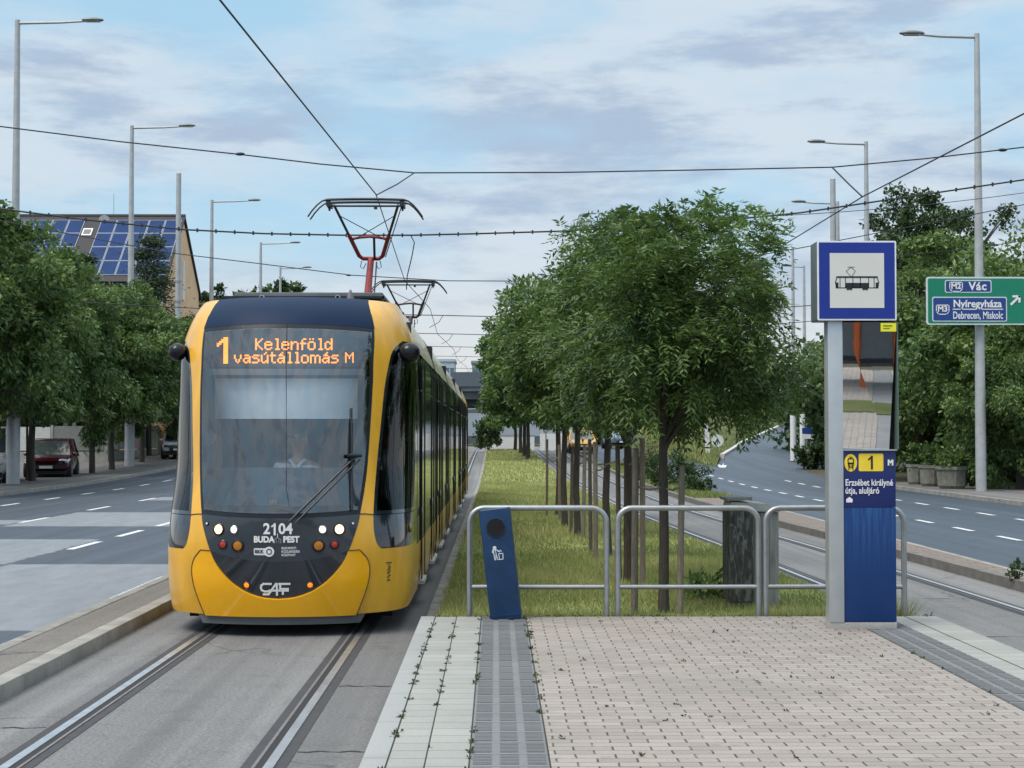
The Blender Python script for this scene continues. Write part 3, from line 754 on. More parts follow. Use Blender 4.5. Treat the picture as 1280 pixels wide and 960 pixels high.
# ================================================================== TRAM
TX, TYF = -2.03, 14.93
tram = empty('tram', (TX, TYF, 0), 'long yellow and black articulated tram on line 1 coming along the left track', 'tram')
DN, NE, HW = 1.5, 2.08, 1.20
_tab = []
def _plan(t):
    return HW*abs(math.sin(t))**(2/NE), DN-DN*abs(math.cos(t))**(2/NE)
prev = (0, 0); acc = 0.
for i in range(1201):
    p = _plan(PI/2*i/1200); acc += math.hypot(p[0]-prev[0], p[1]-prev[1]); _tab.append((acc, p[0], p[1])); prev = p
QC = acc
_ta = np.array(_tab)
def plan(q):
    s = abs(q)
    if s >= QC: return (HW if q > 0 else -HW), DN+(s-QC)
    x = float(np.interp(s, _ta[:,0], _ta[:,1])); d = float(np.interp(s, _ta[:,0], _ta[:,2]))
    return (x if q > 0 else -x), d
def Wz(z):
    w = 1.
    if z > 2.6: w -= .17*((z-2.6)/.65)**1.7
    if z < .6: w -= .03*((.6-z)/.4)**2
    return w
def Yz(z):
    if z < 1.1: return .12*((1.1-z)/.9)**2
    if z < 2.9: return .40*((z-1.1)/1.8)**1.35
    k = min((z-2.9)/.36, .999); return .40+.10*k+.45*(1-math.sqrt(1-k*k))
def S0(q, z):
    x, d = plan(q); k = .58+.42*sm((z-.75)/.9); De = DN+.45
    d = d*(k+(1-k)*min(1., d/De)**3)
    return Vector((x*Wz(z), d+Yz(z)*max(0., 1-d/2.3), z))
def S(q, z, off=0.):
    p = S0(q, z)
    if off:
        e = .01; n = (S0(q+e, z)-S0(q-e, z)).cross(S0(q, z+e)-S0(q, z-e)).normalized()
        if n.y > 0 and abs(q) < 1: n = -n
        if abs(q) >= 1 and n.x*q < 0: n = -n
        p = p+n*off
    return p
def solve(px, py, g=(.9, 1.5)):
    q, z = g
    for it in range(60):
        def f(q_, z_):
            p = S0(q_, z_)+Vector((TX, TYF, 0)); a = proj(p); return a[0]-px, a[1]-py
        f0 = f(q, z); e = 1e-3
        fq = f(q+e, z); fz = f(q, z+e)
        a, b = (fq[0]-f0[0])/e, (fz[0]-f0[0])/e; c, d = (fq[1]-f0[1])/e, (fz[1]-f0[1])/e
        det = a*d-b*c
        if abs(det) < 1e-6: break
        dq = (-f0[0]*d+f0[1]*b)/det; dz = (-f0[1]*a+f0[0]*c)/det
        q += max(-.12, min(.12, dq)); z += max(-.12, min(.12, dz)); z = max(.1, min(3.24, z))
        if abs(f0[0])+abs(f0[1]) < .05: break
    return q, z
def trace(pts, g=(.85, 1.5)):
    out = []
    for p in pts:
        z0 = CAMZ-(p[1]-545)*.0077
        g = solve(p[0], p[1], (g[0], z0)); out.append(g)
    return out
def smooth_pts(pts, k=4, closed=False):
    """Catmull-Rom through the points"""
    out = []; n = len(pts)
    for i in range(n-1):
        p0 = Vector(pts[max(i-1,0)]); p1 = Vector(pts[i]); p2 = Vector(pts[i+1]); p3 = Vector(pts[min(i+2,n-1)])
        for j in range(k):
            t = j/k
            v = .5*((2*p1)+(p2-p0)*t+(2*p0-5*p1+4*p2-p3)*t*t+(3*p1-p0-3*p2+p3)*t**3)
            out.append(tuple(v))
    out.append(tuple(pts[-1])); return out
def inside(p, poly):
    x, y = p; c = False; j = len(poly)-1
    for i in range(len(poly)):
        xi, yi = poly[i]; xj, yj = poly[j]
        if (yi > y) != (yj > y) and x < (xj-xi)*(y-yi)/(yj-yi+1e-12)+xi: c = not c
        j = i
    return c
def mir(poly): return [(-a, b) for a, b in poly]
def dens(poly, st=.06):
    out = []
    for a, b in zip(poly, poly[1:]+poly[:1]):
        n = max(1, int(math.hypot(b[0]-a[0], b[1]-a[1])/st))
        out += [(a[0]+(b[0]-a[0])*i/n, a[1]+(b[1]-a[1])*i/n) for i in range(n)]
    return out
def surf(name, outer, mat, holes=(), off=0., lip=.03, grid=.06, parent=None, fn=S):
    loops = [dens(outer)]+[dens(h) for h in holes]
    vs = []; es = []
    for lp in loops:
        o = len(vs); vs += [Vector(p) for p in lp]; es += [(o+i, o+(i+1)%len(lp)) for i in range(len(lp))]
    qa = [p[0] for p in outer]; za = [p[1] for p in outer]
    q = min(qa)+grid/2
    allb = np.array([tuple(v) for v in vs])
    while q < max(qa):
        z = min(za)+grid/2
        while z < max(za):
            if inside((q, z), outer) and not any(inside((q, z), h) for h in holes) and np.min((allb[:,0]-q)**2+(allb[:,1]-z)**2) > (grid*.35)**2:
                vs.append(Vector((q, z)))
            z += grid
        q += grid
    r = delaunay_2d_cdt(vs, es, [], 0, 1e-5)
    V, E, Fc = r[0], r[1], r[2]
    fs = []
    for f in Fc:
        c = sum((V[i] for i in f), Vector((0,0)))/len(f)
        if inside(c, outer) and not any(inside(c, h) for h in holes): fs.append(f)
    mb = MB(); mb.add([fn(v.x, v.y, off) for v in V], fs)
    if lip:
        cnt = {}
        for f in fs:
            for a, b in zip(f, f[1:]+f[:1] if isinstance(f, list) else tuple(f[1:])+tuple(f[:1])): cnt[(a,b)] = 1
        bd = [(a,b) for a, b in cnt if (b,a) not in cnt]
        idx = {}
        for a, b in bd:
            for i in (a, b):
                if i not in idx:
                    idx[i] = len(mb.v); mb.v.append(tuple(fn(V[i].x, V[i].y, off-lip)))
        for a, b in bd: mb.f.append((b, a, idx[a], idx[b]))
    return mb.build(name, mat, parent or tram, smooth=True)
ZB, ZT = .20, 3.245
CABQ = QC+.45           # where the cab shell ends on the side
# --- outlines traced on the right half, mirrored to the left
ws_edge = smooth_pts(trace([(467.5,411),(467,447),(466,480),(463,530),(459.5,580),(455,615),(450,642.5)]))
mask_lo = smooth_pts(trace([(450,642.5),(447.5,655),(442,672),(436,688)]))
smile = smooth_pts(trace([(436,688),(428,704),(415,720),(401,732),(385,741),(368,746.5),(349,748.5)]), 4)
smile = [(max(q,0.), z) for q, z in smile]; smile[-1] = (0., smile[-1][1])
zc_cap = solve(350, 405, (0, 2.9))[1]
cap_side = [(ws_edge[0][0], ws_edge[0][1]), (ws_edge[0][0]+.005, 3.05), (ws_edge[0][0]+.02, ZT)]
z_belt0 = solve(350, 648, (0, 1.1))[1]; z_seam0 = solve(350, 702.5, (0, .8))[1]
ws_top = [(ws_edge[0][0]*t, zc_cap+(ws_edge[0][1]-zc_cap)*t*t) for t in (0,.2,.4,.6,.8)]
ws_bot = [(ws_edge[-1][0]*t, z_belt0+(ws_edge[-1][1]-z_belt0)*t*t) for t in (.8,.6,.4,.2,0)]
def full(right):   # right: list from the centre top, down the right side, to the centre bottom
    l = [(-a, b) for a, b in right if a > 1e-4]; return right+l[::-1]
ws_out = full(ws_top+ws_edge+ws_bot)
def shrink(poly, d):
    n = len(poly); c = Vector((0, sum(p[1] for p in poly)/n)); out = []
    area = sum(poly[i][0]*poly[(i+1)%n][1]-poly[(i+1)%n][0]*poly[i][1] for i in range(n)); sg = 1 if area > 0 else -1
    for i in range(n):
        a = Vector(poly[i-1]); b = Vector(poly[(i+1)%n]); t = (b-a).normalized(); nn = Vector((-t.y, t.x))*sg
        p = Vector(poly[i])+nn*d; out.append((p.x, p.y))
    return out
cap_out = full([(0, ZT)]+cap_side[::-1][0:2]+[ws_edge[0]]+ws_top[::-1])
cap_out = full([(0, ZT), (cap_side[2][0]*.5, ZT), cap_side[2], cap_side[1], ws_edge[0]]+ws_top[::-1])
seam = [(mask_lo[-1][0]*t, z_seam0+(mask_lo[-1][1]-z_seam0)*t**2) for t in (1,.8,.6,.4,.2,0)]
lp_out = full(ws_bot[::-1]+[ws_edge[-1]]+mask_lo[1:-1]+[seam[0]]+seam[1:])
lb_out = full(seam[::-1][:-1]+smile)
# bumper piece
bs = trace([(452,690),(459,699),(461,712),(457,732),(450,752)])
zb_b = ZB+.0
bump_r = [seam[0]]+[(bs[0][0]-.03, seam[0][1]+.004)]+smooth_pts(bs, 3)+[(bs[-1][0]-.05, zb_b)]
bump_out = bump_r+[(bump_r[-1][0]*.5, zb_b), (0, zb_b), (-bump_r[-1][0]*.5, zb_b)]+mir(bump_r)[::-1]+[(-a, b) for a, b in smile[1:-1]]+smile[::-1][:-1]
# side window
sw_front = smooth_pts(trace([(503,426.5),(495,433),(489,443),(484.5,462),(480,490),(476,530),(471.7,573),(468.3,613),(466.7,643.3)], (1.2, 2.6)), 3)
sw_low = smooth_pts(trace([(466.7,643.3),(467.5,664),(471.5,680),(477,685.5)], (1.0,1.)), 3)
q_end = CABQ-.10; z_swt = sw_front[0][1]+.01; z_swb = sw_low[-1][1]
sw_up = [(q_end, z_swt)]+sw_front+[(q_end, sw_front[-1][1])]
sw_dn = [(q_end, sw_front[-1][1]-.006)]+[(sw_low[0][0], sw_low[0][1]-.006)]+sw_low[1:]+[(q_end, z_swb-.0)]
sw_all = [(q_end, z_swt)]+sw_front+sw_low[1:]+[(q_end, z_swb)]
print('TRAMDBG', QC, ws_edge[0], ws_edge[-1], sw_front[0], sw_low[-1], smile[-1], zc_cap, z_belt0, z_seam0)
shell = [(CABQ, ZB), (CABQ, ZT), (0, ZT), (-CABQ, ZT), (-CABQ, ZB), (0, ZB)]
eps = .0
front_hole = full([(0, ZT+.1), (cap_side[2][0], ZT+.1)]+cap_side[::-1]+ws_edge[1:]+mask_lo[1:]+bump_r[1:]+[(bump_r[-1][0], ZB-.1), (0, ZB-.1)])
cab_parts = []
shell_o = surf('cab_shell', shell, M_yellow, [front_hole, sw_all, mir(sw_all)], lip=.04); cab_parts.append(shell_o)
cab_parts.append(surf('roof_cap', cap_out, pmat('cap_navy', (.008,.024,.062), .5, 0, .12, 3, spec=.12), off=.004))
ws_in = shrink(ws_out, .045)
print('area check', min(p[0] for p in ws_in), min(p[0] for p in ws_out))
cab_parts.append(surf('windscreen_surround', ws_out, pmat('surround_black', (.014,.018,.026), .38, 0, .1, 3, spec=.35), [ws_in], off=.002, lip=.012))
ws = surf('windscreen', shrink(ws_out, .044), M_glass_w, off=.006, lip=0); cab_parts.append(ws)
cab_parts.append(surf('lamp_panel', lp_out, pmat('lamp_panel_dark', (.03,.04,.052), .25, 0, .15, 3, coat=.6), off=.003))
cab_parts.append(surf('lower_mask', lb_out, M_bgloss, off=.0, lip=.03))
def bumpf(q, z, off=0.):
    return S(q, z, off+.028*sm((.80-z)/.35)*max(0., 1-(abs(q)/1.6)**4))
cab_parts.append(surf('front_bumper', bump_out, M_yellow2, off=.008, lip=.06, fn=bumpf))
def seam_line(pts, off, name='panel_gap', f=S, r=.0045):
    for s in (1, -1):
        cab_parts.append(MB().tube([f(q*s, z, off) for q, z in pts], r, 6).build(name, M_black, tram, smooth=True))
seam_line(bump_r, .010, f=bumpf)
seam_line([ws_edge[-1], (ws_edge[-1][0]+.06, ws_edge[-1][1]), (sw_front[-1][0], sw_front[-1][1])], .003)
seam_line([(cap_side[0][0], cap_side[0][1]), cap_side[1], cap_side[2]], .004)
for s in (1, -1):
    f = (lambda p: p) if s == 1 else mir
    cab_parts.append(surf('side_window_surround', f(sw_up), M_bgloss, [f([(q_end-.05, z_swt-.09)]+[(a+.05, b-.02) for a, b in sw_front[3:-1]]+[(sw_front[-1][0]+.05, sw_front[-1][1]+.04), (q_end-.05, sw_front[-1][1]+.04)])], off=.002))
    gp = [(q_end-.045, z_swt-.085)]+[(a+.045, b-.02) for a, b in sw_front[3:-1]]+[(sw_front[-1][0]+.045, sw_front[-1][1]+.035), (q_end-.045, sw_front[-1][1]+.035)]
    cab_parts.append(surf('side_window', f(gp), M_glass_d, off=.003, lip=0))
    cab_parts.append(surf('lower_side_panel', f(sw_dn), M_bgloss, off=.002))
# --- lamps on the nose
def on_nose(px, py): return solve(px, py, (.3, 1.))
def lamp(px, py, r, ring, lens, name='headlight'):
    q, z = on_nose(px, py)
    for s in (1, -1):
        qq = q*s; c = S(qq, z, .004); n = (S(qq, z, .02)-S(qq, z, 0)).normalized(); Rq = n.to_track_quat('Z', 'Y')
        m1 = MB().lathe([(r*1.35, -.01), (r*1.35, .006), (r*1.05, .012), (r*1.0, .002)], n=24); m1.v = [tuple(Rq @ Vector(v)+c) for v in m1.v]
        o = m1.build(name, ring, tram, smooth=True); cab_parts.append(o)
        m2 = MB().lathe([(r, .002), (r*.9, .010), (r*.5, .014), (r*.1, .015)], n=24); m2.v = [tuple(Rq @ Vector(v)+c) for v in m2.v]
        l = m2.build('lens', lens, o, smooth=True)
M_ring = pmat('lamp_ring', (.01,.01,.012), .3)
M_lit = emat('lit_headlamp', (1., .66, .32), 2.2); M_lit2 = emat('lit_white_lamp', (1., .97, .9), 1.3)
M_amb = pmat('amber_lens', (.48,.17,.012), .25, 0, .1, coat=.5); M_redl = pmat('red_lens', (.42,.03,.02), .25, 0, .1, coat=.5); M_or = emat('orange_marker', (1., .22, .01), .75)
lamp(424, 661.5, .043, M_ring, M_lit); lamp(403, 662, .030, pmat('chrome_ring', (.35,.36,.38), .25, .9), M_lit2, 'position_lamp')
lamp(418, 680.5, .034, M_ring, M_redl, 'tail_lamp'); lamp(398, 682, .046, M_ring, M_amb, 'indicator')
lamp(387.5, 731, .025, M_ring, M_or, 'marker_lamp'); lamp(440.5, 654.5, .013, M_ring, M_white, 'sensor')
# --- lettering on the nose
def nose_text(s, size, px, py, mat, name, bold=0., sx=1., sy=1., align='CENTER', off=.0075, parent=None):
    q0, z0 = on_nose(px, py); v, f = text_verts(s, size, bold, align)
    mb = MB(); mb.add([S(q0+a*sx, z0+b*sy, off) for a, b, _ in v], f); o = mb.build(name, mat, parent or tram); cab_parts.append(o); return o
nose_text('2', .138, 333.5, 661.5, M_text, 'fleet_number', .004, .95); nose_text('04', .138, 357, 661.5, M_text, 'fleet_number', .004, .95)
nose_text('BUDA', .078, 330, 674.5, M_text, 'city_name', .004, .92); nose_text('PEST', .078, 364, 674.5, M_text, 'city_name', .004, .92)
def nose_stroke(pts, w, px, py, mat, name, off=.0075):
    q0, z0 = on_nose(px, py); mb = MB(); stroke(mb, pts, w, 0); mb.v = [tuple(S(q0+a, z0+c, off)) for a, _, c in mb.v]
    o = mb.build(name, mat, tram, fix=False); cab_parts.append(o); return o
M_dim = pmat('grey_lettering', (.25,.27,.28), .5)
nose_stroke([(0,-.047),(0,.047)], .019, 343.5, 661.5, M_text, 'fleet_number'); nose_stroke([(0,.043),(-.022,.026)], .014, 343.0, 661.5, M_text, 'fleet_number')
nose_stroke([(-.03,-.03),(-.03,.0),(.0,.02),(.03,0),(.03,-.03)], .007, 347, 674.5, M_dim, 'crest'); nose_stroke([(0,.02),(0,.055)], .006, 347, 674.5, M_text, 'crest')
nose_stroke([(-.012,-.03),(-.012,-.002)], .005, 347, 674.5, M_dim, 'crest'); nose_stroke([(.012,-.03),(.012,-.002)], .005, 347, 674.5, M_dim, 'crest')
mb = MB(); q0, z0 = on_nose(330, 689.5)
mb.prism(rrect(-.095, .04, -.032, .032, .012), 'y', 0, 0); mb.f = mb.f[:1]; disc(mb, .05, 0, 0, .047, 24)
n0 = len(mb.v); mb.v = [tuple(S(q0+a, z0+c, .0072+(.0012 if i >= 24 else 0))) for i, (a, _, c) in enumerate(mb.v)]
cab_parts.append(mb.build('operator_badge', M_text, tram, fix=False))
mb = MB(); v, f = text_verts('BKK', .045, .002); mb.add([S(q0-.045+a, z0+b, .0095) for a, b, _ in v], f)
ring = []; 
for k in range(24):
    a0, a1 = 2*PI*k/24, 2*PI*(k+1)/24
    mb.add([S(q0+.05+r*math.cos(a), z0+r*math.sin(a), .0098) for a in (a0, a1) for r in (.018, .028)], [(0,1,3,2)])
cab_parts.append(mb.build('badge_print', pmat('badge_grey', (.05,.06,.07), .5), tram, fix=False))
for i, t in enumerate(('BUDAPESTI', 'KÖZLEKEDÉSI', 'KÖZPONT')): nose_text(t, .030, 352, 685.2+i*4.3, M_text, 'operator_name', .0006, .9, align='LEFT')
LG = .0075*1.05
def lg(pts): return [((x-17)*LG, (8-y)*LG*1.0) for x, y in pts]
for pts in ([(13,2),(4,2),(1.5,4),(1,7),(2,9.5),(5,11),(11,11)], [(4,14.5),(10,14.5),(19,2)], [(20,2),(20,15)], [(11,10),(33,10)], [(23,2),(35,2)], [(24,2),(24,8)], [(24,8),(33,8)], [(27,8),(27,14)]):
    nose_stroke(lg(pts), .019, 343, 736, M_text, 'maker_logo', .0045)
# --- apron, underframe
cab_parts.append(surf('apron', [(-.86,.112),(.86,.112),(.95,.215),(-.95,.215)], pmat('apron_grey', (.11,.12,.125), .5, .3, .2), off=-.01, lip=.05, fn=lambda q, z, off=0.: S(q, .21, off)+Vector((0, 0, z-.21))))
mb = MB(); mb.bb(-1.0, 1.0, 1.0, 33.2, .10, .40); mb.build('underframe', pmat('underframe_black', (.012,.012,.013), .9), tram)
# --- wiper
def nose_tube(pts, r, mat, name, off=.03, parent=None):
    P = [S(*solve(px, py, (.2, CAMZ-(py-545)*.0077)), off) for px, py in pts]
    o = MB().tube(P, r, 8).build(name, mat, parent or tram, smooth=True); cab_parts.append(o) if not parent else None; return o
wp = nose_tube([(362,652),(372,642),(444,569)], .012, M_dark, 'wiper', .045)
nose_tube([(370,653),(380,643),(446,575)], .009, M_dark, 'wiper_arm', .05, wp); nose_tube([(438,511),(438.5,570),(438.5,638)], .011, M_dark, 'wiper_blade', .02, wp)
nose_tube([(432,570),(448,570)], .018, M_dark, 'wiper_joint', .045, wp)
# centre wire and white seal of windscreen
nose_tube([(359,405),(358.5,440),(358,475),(358,560),(358,612),(362,634)], .003, M_dark, 'windscreen_heater_wire', .009)
# --- mirrors
for s, px, py in ((1, 512, 441), (-1, 222, 440)):
    Y = TYF+.95; c = at(px, py, Y)-Vector((TX, TYF, 0)); r = .103 if s > 0 else .088
    mb = MB().sphere(c, (r, r*.95, r), 22, 14); o = mb.build('mirror', pmat('mirror_pod', (.006,.008,.014), .22, 0, .1, spec=.35), tram, smooth='all')
    MB().tube([c+Vector((0,.02,.02)), c+Vector((-s*.12,.30,.10)), S(s*(QC-.5), 2.78, 0)], .02, 8).build('mirror_arm', M_black, o, smooth=True)
# --- things behind the windscreen
M_in = pmat('cab_lining', (.03,.05,.08), .7); M_in2 = pmat('cab_grey', (.22,.24,.26), .7)
def nose_in(px, py, dep):        # point behind the windscreen seen at the pixel
    return at(px, py, TYF+dep)-Vector((TX, TYF, 0))
a = nose_in(261, 458, .78); b = nose_in(452, 416, .78)
mb = MB(); mb.bb(a.x, b.x, .80, .95, a.z, b.z); disp = mb.build('destination_display', pmat('display_black', (.035,.034,.045), .5), tram)
GL = {'K':"10001 10010 10100 11000 11000 10100 10010 10001",'e':"00000 00000 01110 10001 11111 10000 10001 01110",'l':"0110 0010 0010 0010 0010 0010 0010 0111",
'n':"00000 00000 10110 11001 10001 10001 10001 10001",'f':"0011 0100 0100 1111 0100 0100 0100 0100",'ö':"01010 00000 01110 10001 10001 10001 10001 01110",
'd':"00001 00001 01101 10011 10001 10001 10011 01101",'v':"00000 00000 10001 10001 10001 01010 01010 00100",'a':"00000 00000 01110 00001 01111 10001 10011 01101",
's':"00000 00000 01111 10000 01110 00001 00001 11110",'ú':"00010 00100 10001 10001 10001 10001 10011 01101",'t':"0100 0100 1111 0100 0100 0100 0100 0011",
'á':"00010 00100 01110 00001 01111 10001 10011 01101",'o':"00000 00000 01110 10001 10001 10001 10001 01110",'m':"0000000 0000000 1110110 1001001 1001001 1001001 1001001 1001001",
'M':"1000001 1100011 1010101 1001001 1001001 1000001 1000001 1000001",' ':"00 00 00 00 00 00 00 00",
'1':"00011 00111 01111 11011 10011 00011 00011 00011 00011 00011 00011 00011 00011 00011"}
M_led = emat('amber_led', (1., .25, .006), 1.9)
def led(s, xa, xb, za, zb, y, sp=1):
    rows = [[] for _ in range(len(GL[s[0]].split()))]
    for ch in s:
        g = GL[ch].split()
        for r in range(len(rows)): rows[r] += [int(c) for c in g[r]]+[0]*sp
    W_ = len(rows[0])-sp; dx = (xb-xa)/W_; dz = (zb-za)/len(rows); mb = MB()
    for r, row in enumerate(rows):
        for c in range(W_):
            if row[c]:
                x0 = xa+c*dx; z1 = zb-r*dz
                mb.add([(x0-dx*.02,y,z1-dz*.98),(x0+dx*1.02,y,z1-dz*.98),(x0+dx*1.02,y,z1-dz*.02),(x0-dx*.02,y,z1-dz*.02)], [(0,1,2,3)])
    mb.build('led_text', M_led, disp, fix=False)
def ledp(s, px0, px1, py0, py1, sp=1):
    A = nose_in(px0, py1, .795); B = nose_in(px1, py0, .795); led(s, A.x, B.x, A.z, B.z, .795, sp)
ledp('1', 271, 285, 421.5, 454.5); ledp('Kelenföld', 319, 415.5, 423, 437.5); ledp('vasútállomás', 292.5, 423, 440, 454); ledp('M', 431.5, 442, 440.5, 453.5)
a = nose_in(258, 468.5, .70); b = nose_in(458, 461, .70); mb = MB(); mb.bb(a.x, b.x, .70, 1.0, a.z, b.z); mb.build('display_shelf', pmat('shelf_grey', (.24,.23,.24), .6), tram)
a = nose_in(268.5, 523.5, .80); b = nose_in(447, 473, .80); mb = MB(); mb.bb(a.x, b.x, .80, .812, a.z, b.z)
bl = mb.build('sun_blind', pmat('sun_blind_white', (.80,.84,.86), .6, 0, .05), tram)
mb = MB(); p = nose_in(263, 548, .62)
mb.add([(p.x-.055,.62,p.z-.09),(p.x+.03,.66,p.z-.045),(p.x+.055,.67,p.z+.02),(p.x-.0,.65,p.z+.085),(p.x-.05,.62,p.z+.06)], [(0,1,2,3,4)]); mb.build('white_card', M_white, tram)
# cab box: floor, dash, rear wall, seat
mb = MB(); mb.prism([(-.5,.25),(.5,.25),(.85,.75),(1.08,1.7),(1.1,2.6),(1.1,31.4),(1.08,32.3),(.85,33.2),(-.85,33.2),(-1.08,32.3),(-1.1,31.4),(-1.1,2.6),(-1.08,1.7),(-.85,.75)], 'z', .42, .5); mb.build('saloon_floor', M_in, tram)
mb = MB(); mb.prism([(.18,.9),(.35,1.16),(.62,1.2),(.75,1.16),(.75,.8)], 'x', -.82, .82)
mb.v = [(x*(.55 if y < .3 else .72 if y < .5 else .88), y, z) for x, y, z in mb.v]; mb.build('dashboard', pmat('dash_black', (.05,.055,.06), .6), tram)
mb = MB(); mb.bb(-1.12, -.35, 2.2, 2.23, .5, 3.1); mb.bb(.42, 1.12, 2.2, 2.23, .5, 3.1); mb.bb(-.35, .42, 2.2, 2.23, 2.35, 3.1); mb.bb(-.35, .42, 2.2, 2.23, .5, 1.3); mb.build('cab_partition', M_in, tram)
mb = MB(); mb.bb(-1.0, 1.0, 2.5, 31.4, 3.0, 3.05); mb.bb(-.7, .7, 1.2, 2.49, 3.0, 3.05); mb.build('ceiling', M_in2, tram)
a = nose_in(486, 560, 1.5)
mb = MB(); mb.bb(.86, .98, 1.35, 1.5, 1.25, 2.08); mb.build('cab_post', pmat('cab_post_grey', (.42,.43,.42), .6, 0, .2), tram, bevel=.01)
mb = MB(); mb.bb(.875, .965, 1.344, 1.348, 1.75, 1.96); mb.build('red_notice', pmat('red_notice', (.45,.04,.04), .5), tram)
a = nose_in(266, 636, .80); b = nose_in(447, 584.5, .80); mb = MB(); mb.bb(a.x, b.x, .80, .812, a.z+.03, b.z); mb.build('lower_screen', pmat('lower_screen_blue', (.09,.125,.16), .6, 0, .5, 2.2), tram)
# seat
mb = MB(); mb.prism(rrect(-.24, .24, .95, 1.75, .08), 'y', 1.48, 1.58); mb.bb(-.24, .24, 1.05, 1.5, .86, .96); seat = mb.build('driver_seat', M_in, tram, bevel=.02)
# --- body sections behind the cab
LT = 34.0
def sidefn(s):
    def f(q, z, off=0.): return Vector((s*(HW*Wz(z)+off), q, z))
    return f
M_cream = pmat('roof_cream', (.62,.56,.40), .4, 0, .2, 1.2, coat=.3)
M_yside = pmat('side_yellow', (.72,.44,.11), .35, 0, .12, 1.5, coat=.4)
M_sideg = pmat('side_glass_dark', (.050,.064,.068), .10, 0, .3, .8, spec=.8, coat=1.)
M_band = pmat('side_band_dark', (.018,.024,.030), .16, 0, .3, 1.5, coat=.8)
M_roofg = pmat('roof_grey', (.12,.13,.14), .6, .2, .2)
M_trim = pmat('side_trim_grey', (.30,.32,.33), .35, .6)
mods = [(2.62, 7.3, 'c'), (7.75, 13.6, 's'), (14.05, 20.0, 'm'), (20.45, 26.3, 's'), (26.75, LT-2.62, 'c')]
def rectp(a, b, z0, z1, r=.0):
    return [(a,z0),(b,z0),(b,z1),(a,z1)]
for mi, (a, b, kind) in enumerate(mods):
    if kind == 'c':
        doors = [(a+.15, a+.95)] if mi == 0 else [(b-.95, b-.15)]
        if mi == 0: doors.append((b-1.75, b-.35))
        else: doors.append((a+.35, a+1.75))
    elif kind == 's': doors = [(a+.7, a+2.05), (b-2.05, b-.7)]
    else: doors = [((a+b)/2-.7, (a+b)/2+.7)]
    doors.sort()
    for s in (1, -1):
        fn = sidefn(s)
        cuts = [a]+[x for d in doors for x in d]+[b]
        for k in range(0, len(cuts), 2):
            if cuts[k+1]-cuts[k] > .06:
                mb = MB(); mb.grid(lambda y, z: fn(y, z, 0), [cuts[k], cuts[k+1]], [.20,.4,.55,.74])
                mb.grid(lambda y, t: fn(y, .20, -t), [cuts[k], cuts[k+1]], [0, .06]); mb.build('side_skirt', M_yside, tram, smooth=True, fix=False)
    for s in (1, -1):
        fn = sidefn(s)
        cuts = [a]+[x for d in doors for x in d]+[b]
        for k in range(0, len(cuts), 2):
            w0, w1 = cuts[k], cuts[k+1]
            if w1-w0 < .06: continue
            mb = MB(); mb.grid(lambda y, z: fn(y, z, .001), [w0, w1], [.742,1.0,1.8,2.6,2.7,2.8]); band = mb.build('side_band', M_band, tram, smooth=True, fix=False)
            n = max(1, round((w1-w0)/1.45)); 
            for i in range(n):
                c0_, c1_ = w0+(w1-w0)*i/n+.05, w0+(w1-w0)*(i+1)/n-.05
                if c1_-c0_ < .2: continue
                mb = MB(); mb.grid(lambda y, z: fn(y, z, .006), [c0_, c1_], [1.02, 1.6, 2.36]); mb.grid(lambda y, z: fn(y, z, .006), [c0_, c1_], [2.40, 2.60, 2.70])
                mb.build('window', M_sideg, band, smooth=True, fix=False)
            mb = MB(); mb.bb(s*1.208-.004, s*1.208+.004, w0+.02, w1-.02, 2.372, 2.388); mb.build('window_trim', M_trim, band)
        for d0, d1 in doors:
            dm = (d0+d1)/2 if d1-d0 > 1. else None
            leaves = [(d0+.03, dm-.012), (dm+.012, d1-.03)] if dm else [(d0+.03, d1-.03)]
            mb = MB(); mb.bb(s*1.12-.03, s*1.12+.03, d0, d1, .25, 2.8); dr = mb.build('door', M_black, tram)
            for l0, l1 in leaves:
                mb = MB(); mb.grid(lambda y, z: fn(y, z, .008), [l0, l1], [.30,.5,.74]); mb.build('door_kick_panel', M_yside, dr, fix=False)
                mb = MB(); mb.grid(lambda y, z: fn(y, z, .008), [l0, l1], [.75,1.6,2.6,2.74]); mb.build('door_leaf', M_sideg, dr, fix=False, smooth=True)
                mb = MB()
                for yy in (l0, l1): mb.bb(s*1.211-.006, s*1.211+.006, yy-.012, yy+.012, .30, 2.74)
                mb.build('door_edge', M_black, dr)
            mb = MB(); mb.bb(s*1.0 if s > 0 else s*1.235, s*1.235 if s > 0 else s*1.0, d0+.04, d1-.04, .245, .285); mb.build('door_step', pmat('step_pale', (.5,.5,.48), .6, .3), dr)
            mb = MB(); mb.sphere((s*1.222, d0-.10, 1.05), (.012,.05,.05), 12, 8); mb.build('door_button', M_trim, dr, smooth=True)
        # roof cove
        mb = MB(); mb.grid(lambda y, z: fn(y, min(z, 3.24), 0) if z <= 3.24 else Vector((s*(HW*Wz(3.24)-(z-3.24)*2.2), y, 3.24+(z-3.24)*1.2)), [a, b], [2.802,2.9,3.0,3.1,3.18,3.24,3.27,3.30])
        mb.build('roof_cove', M_cream if mi < 4 else M_yellow, tram, smooth=True, fix=False)
    mb = MB(); mb.bb(-1.0, 1.0, a, b, 3.0, 3.16); mb.build('roof', M_roofg, tram)
    # roof boxes
    mb = MB()
    if mi == 0: boxes = [(a-.2, a+1.9, .80, 3.44), (b-1.4, b-.1, .70, 3.40)]
    elif kind == 's': boxes = [(a+.3, a+2.4, .78, 3.50), (a+2.7, b-.3, .72, 3.46)]
    else: boxes = [(a+.2, b-.4, .75, 3.48)]
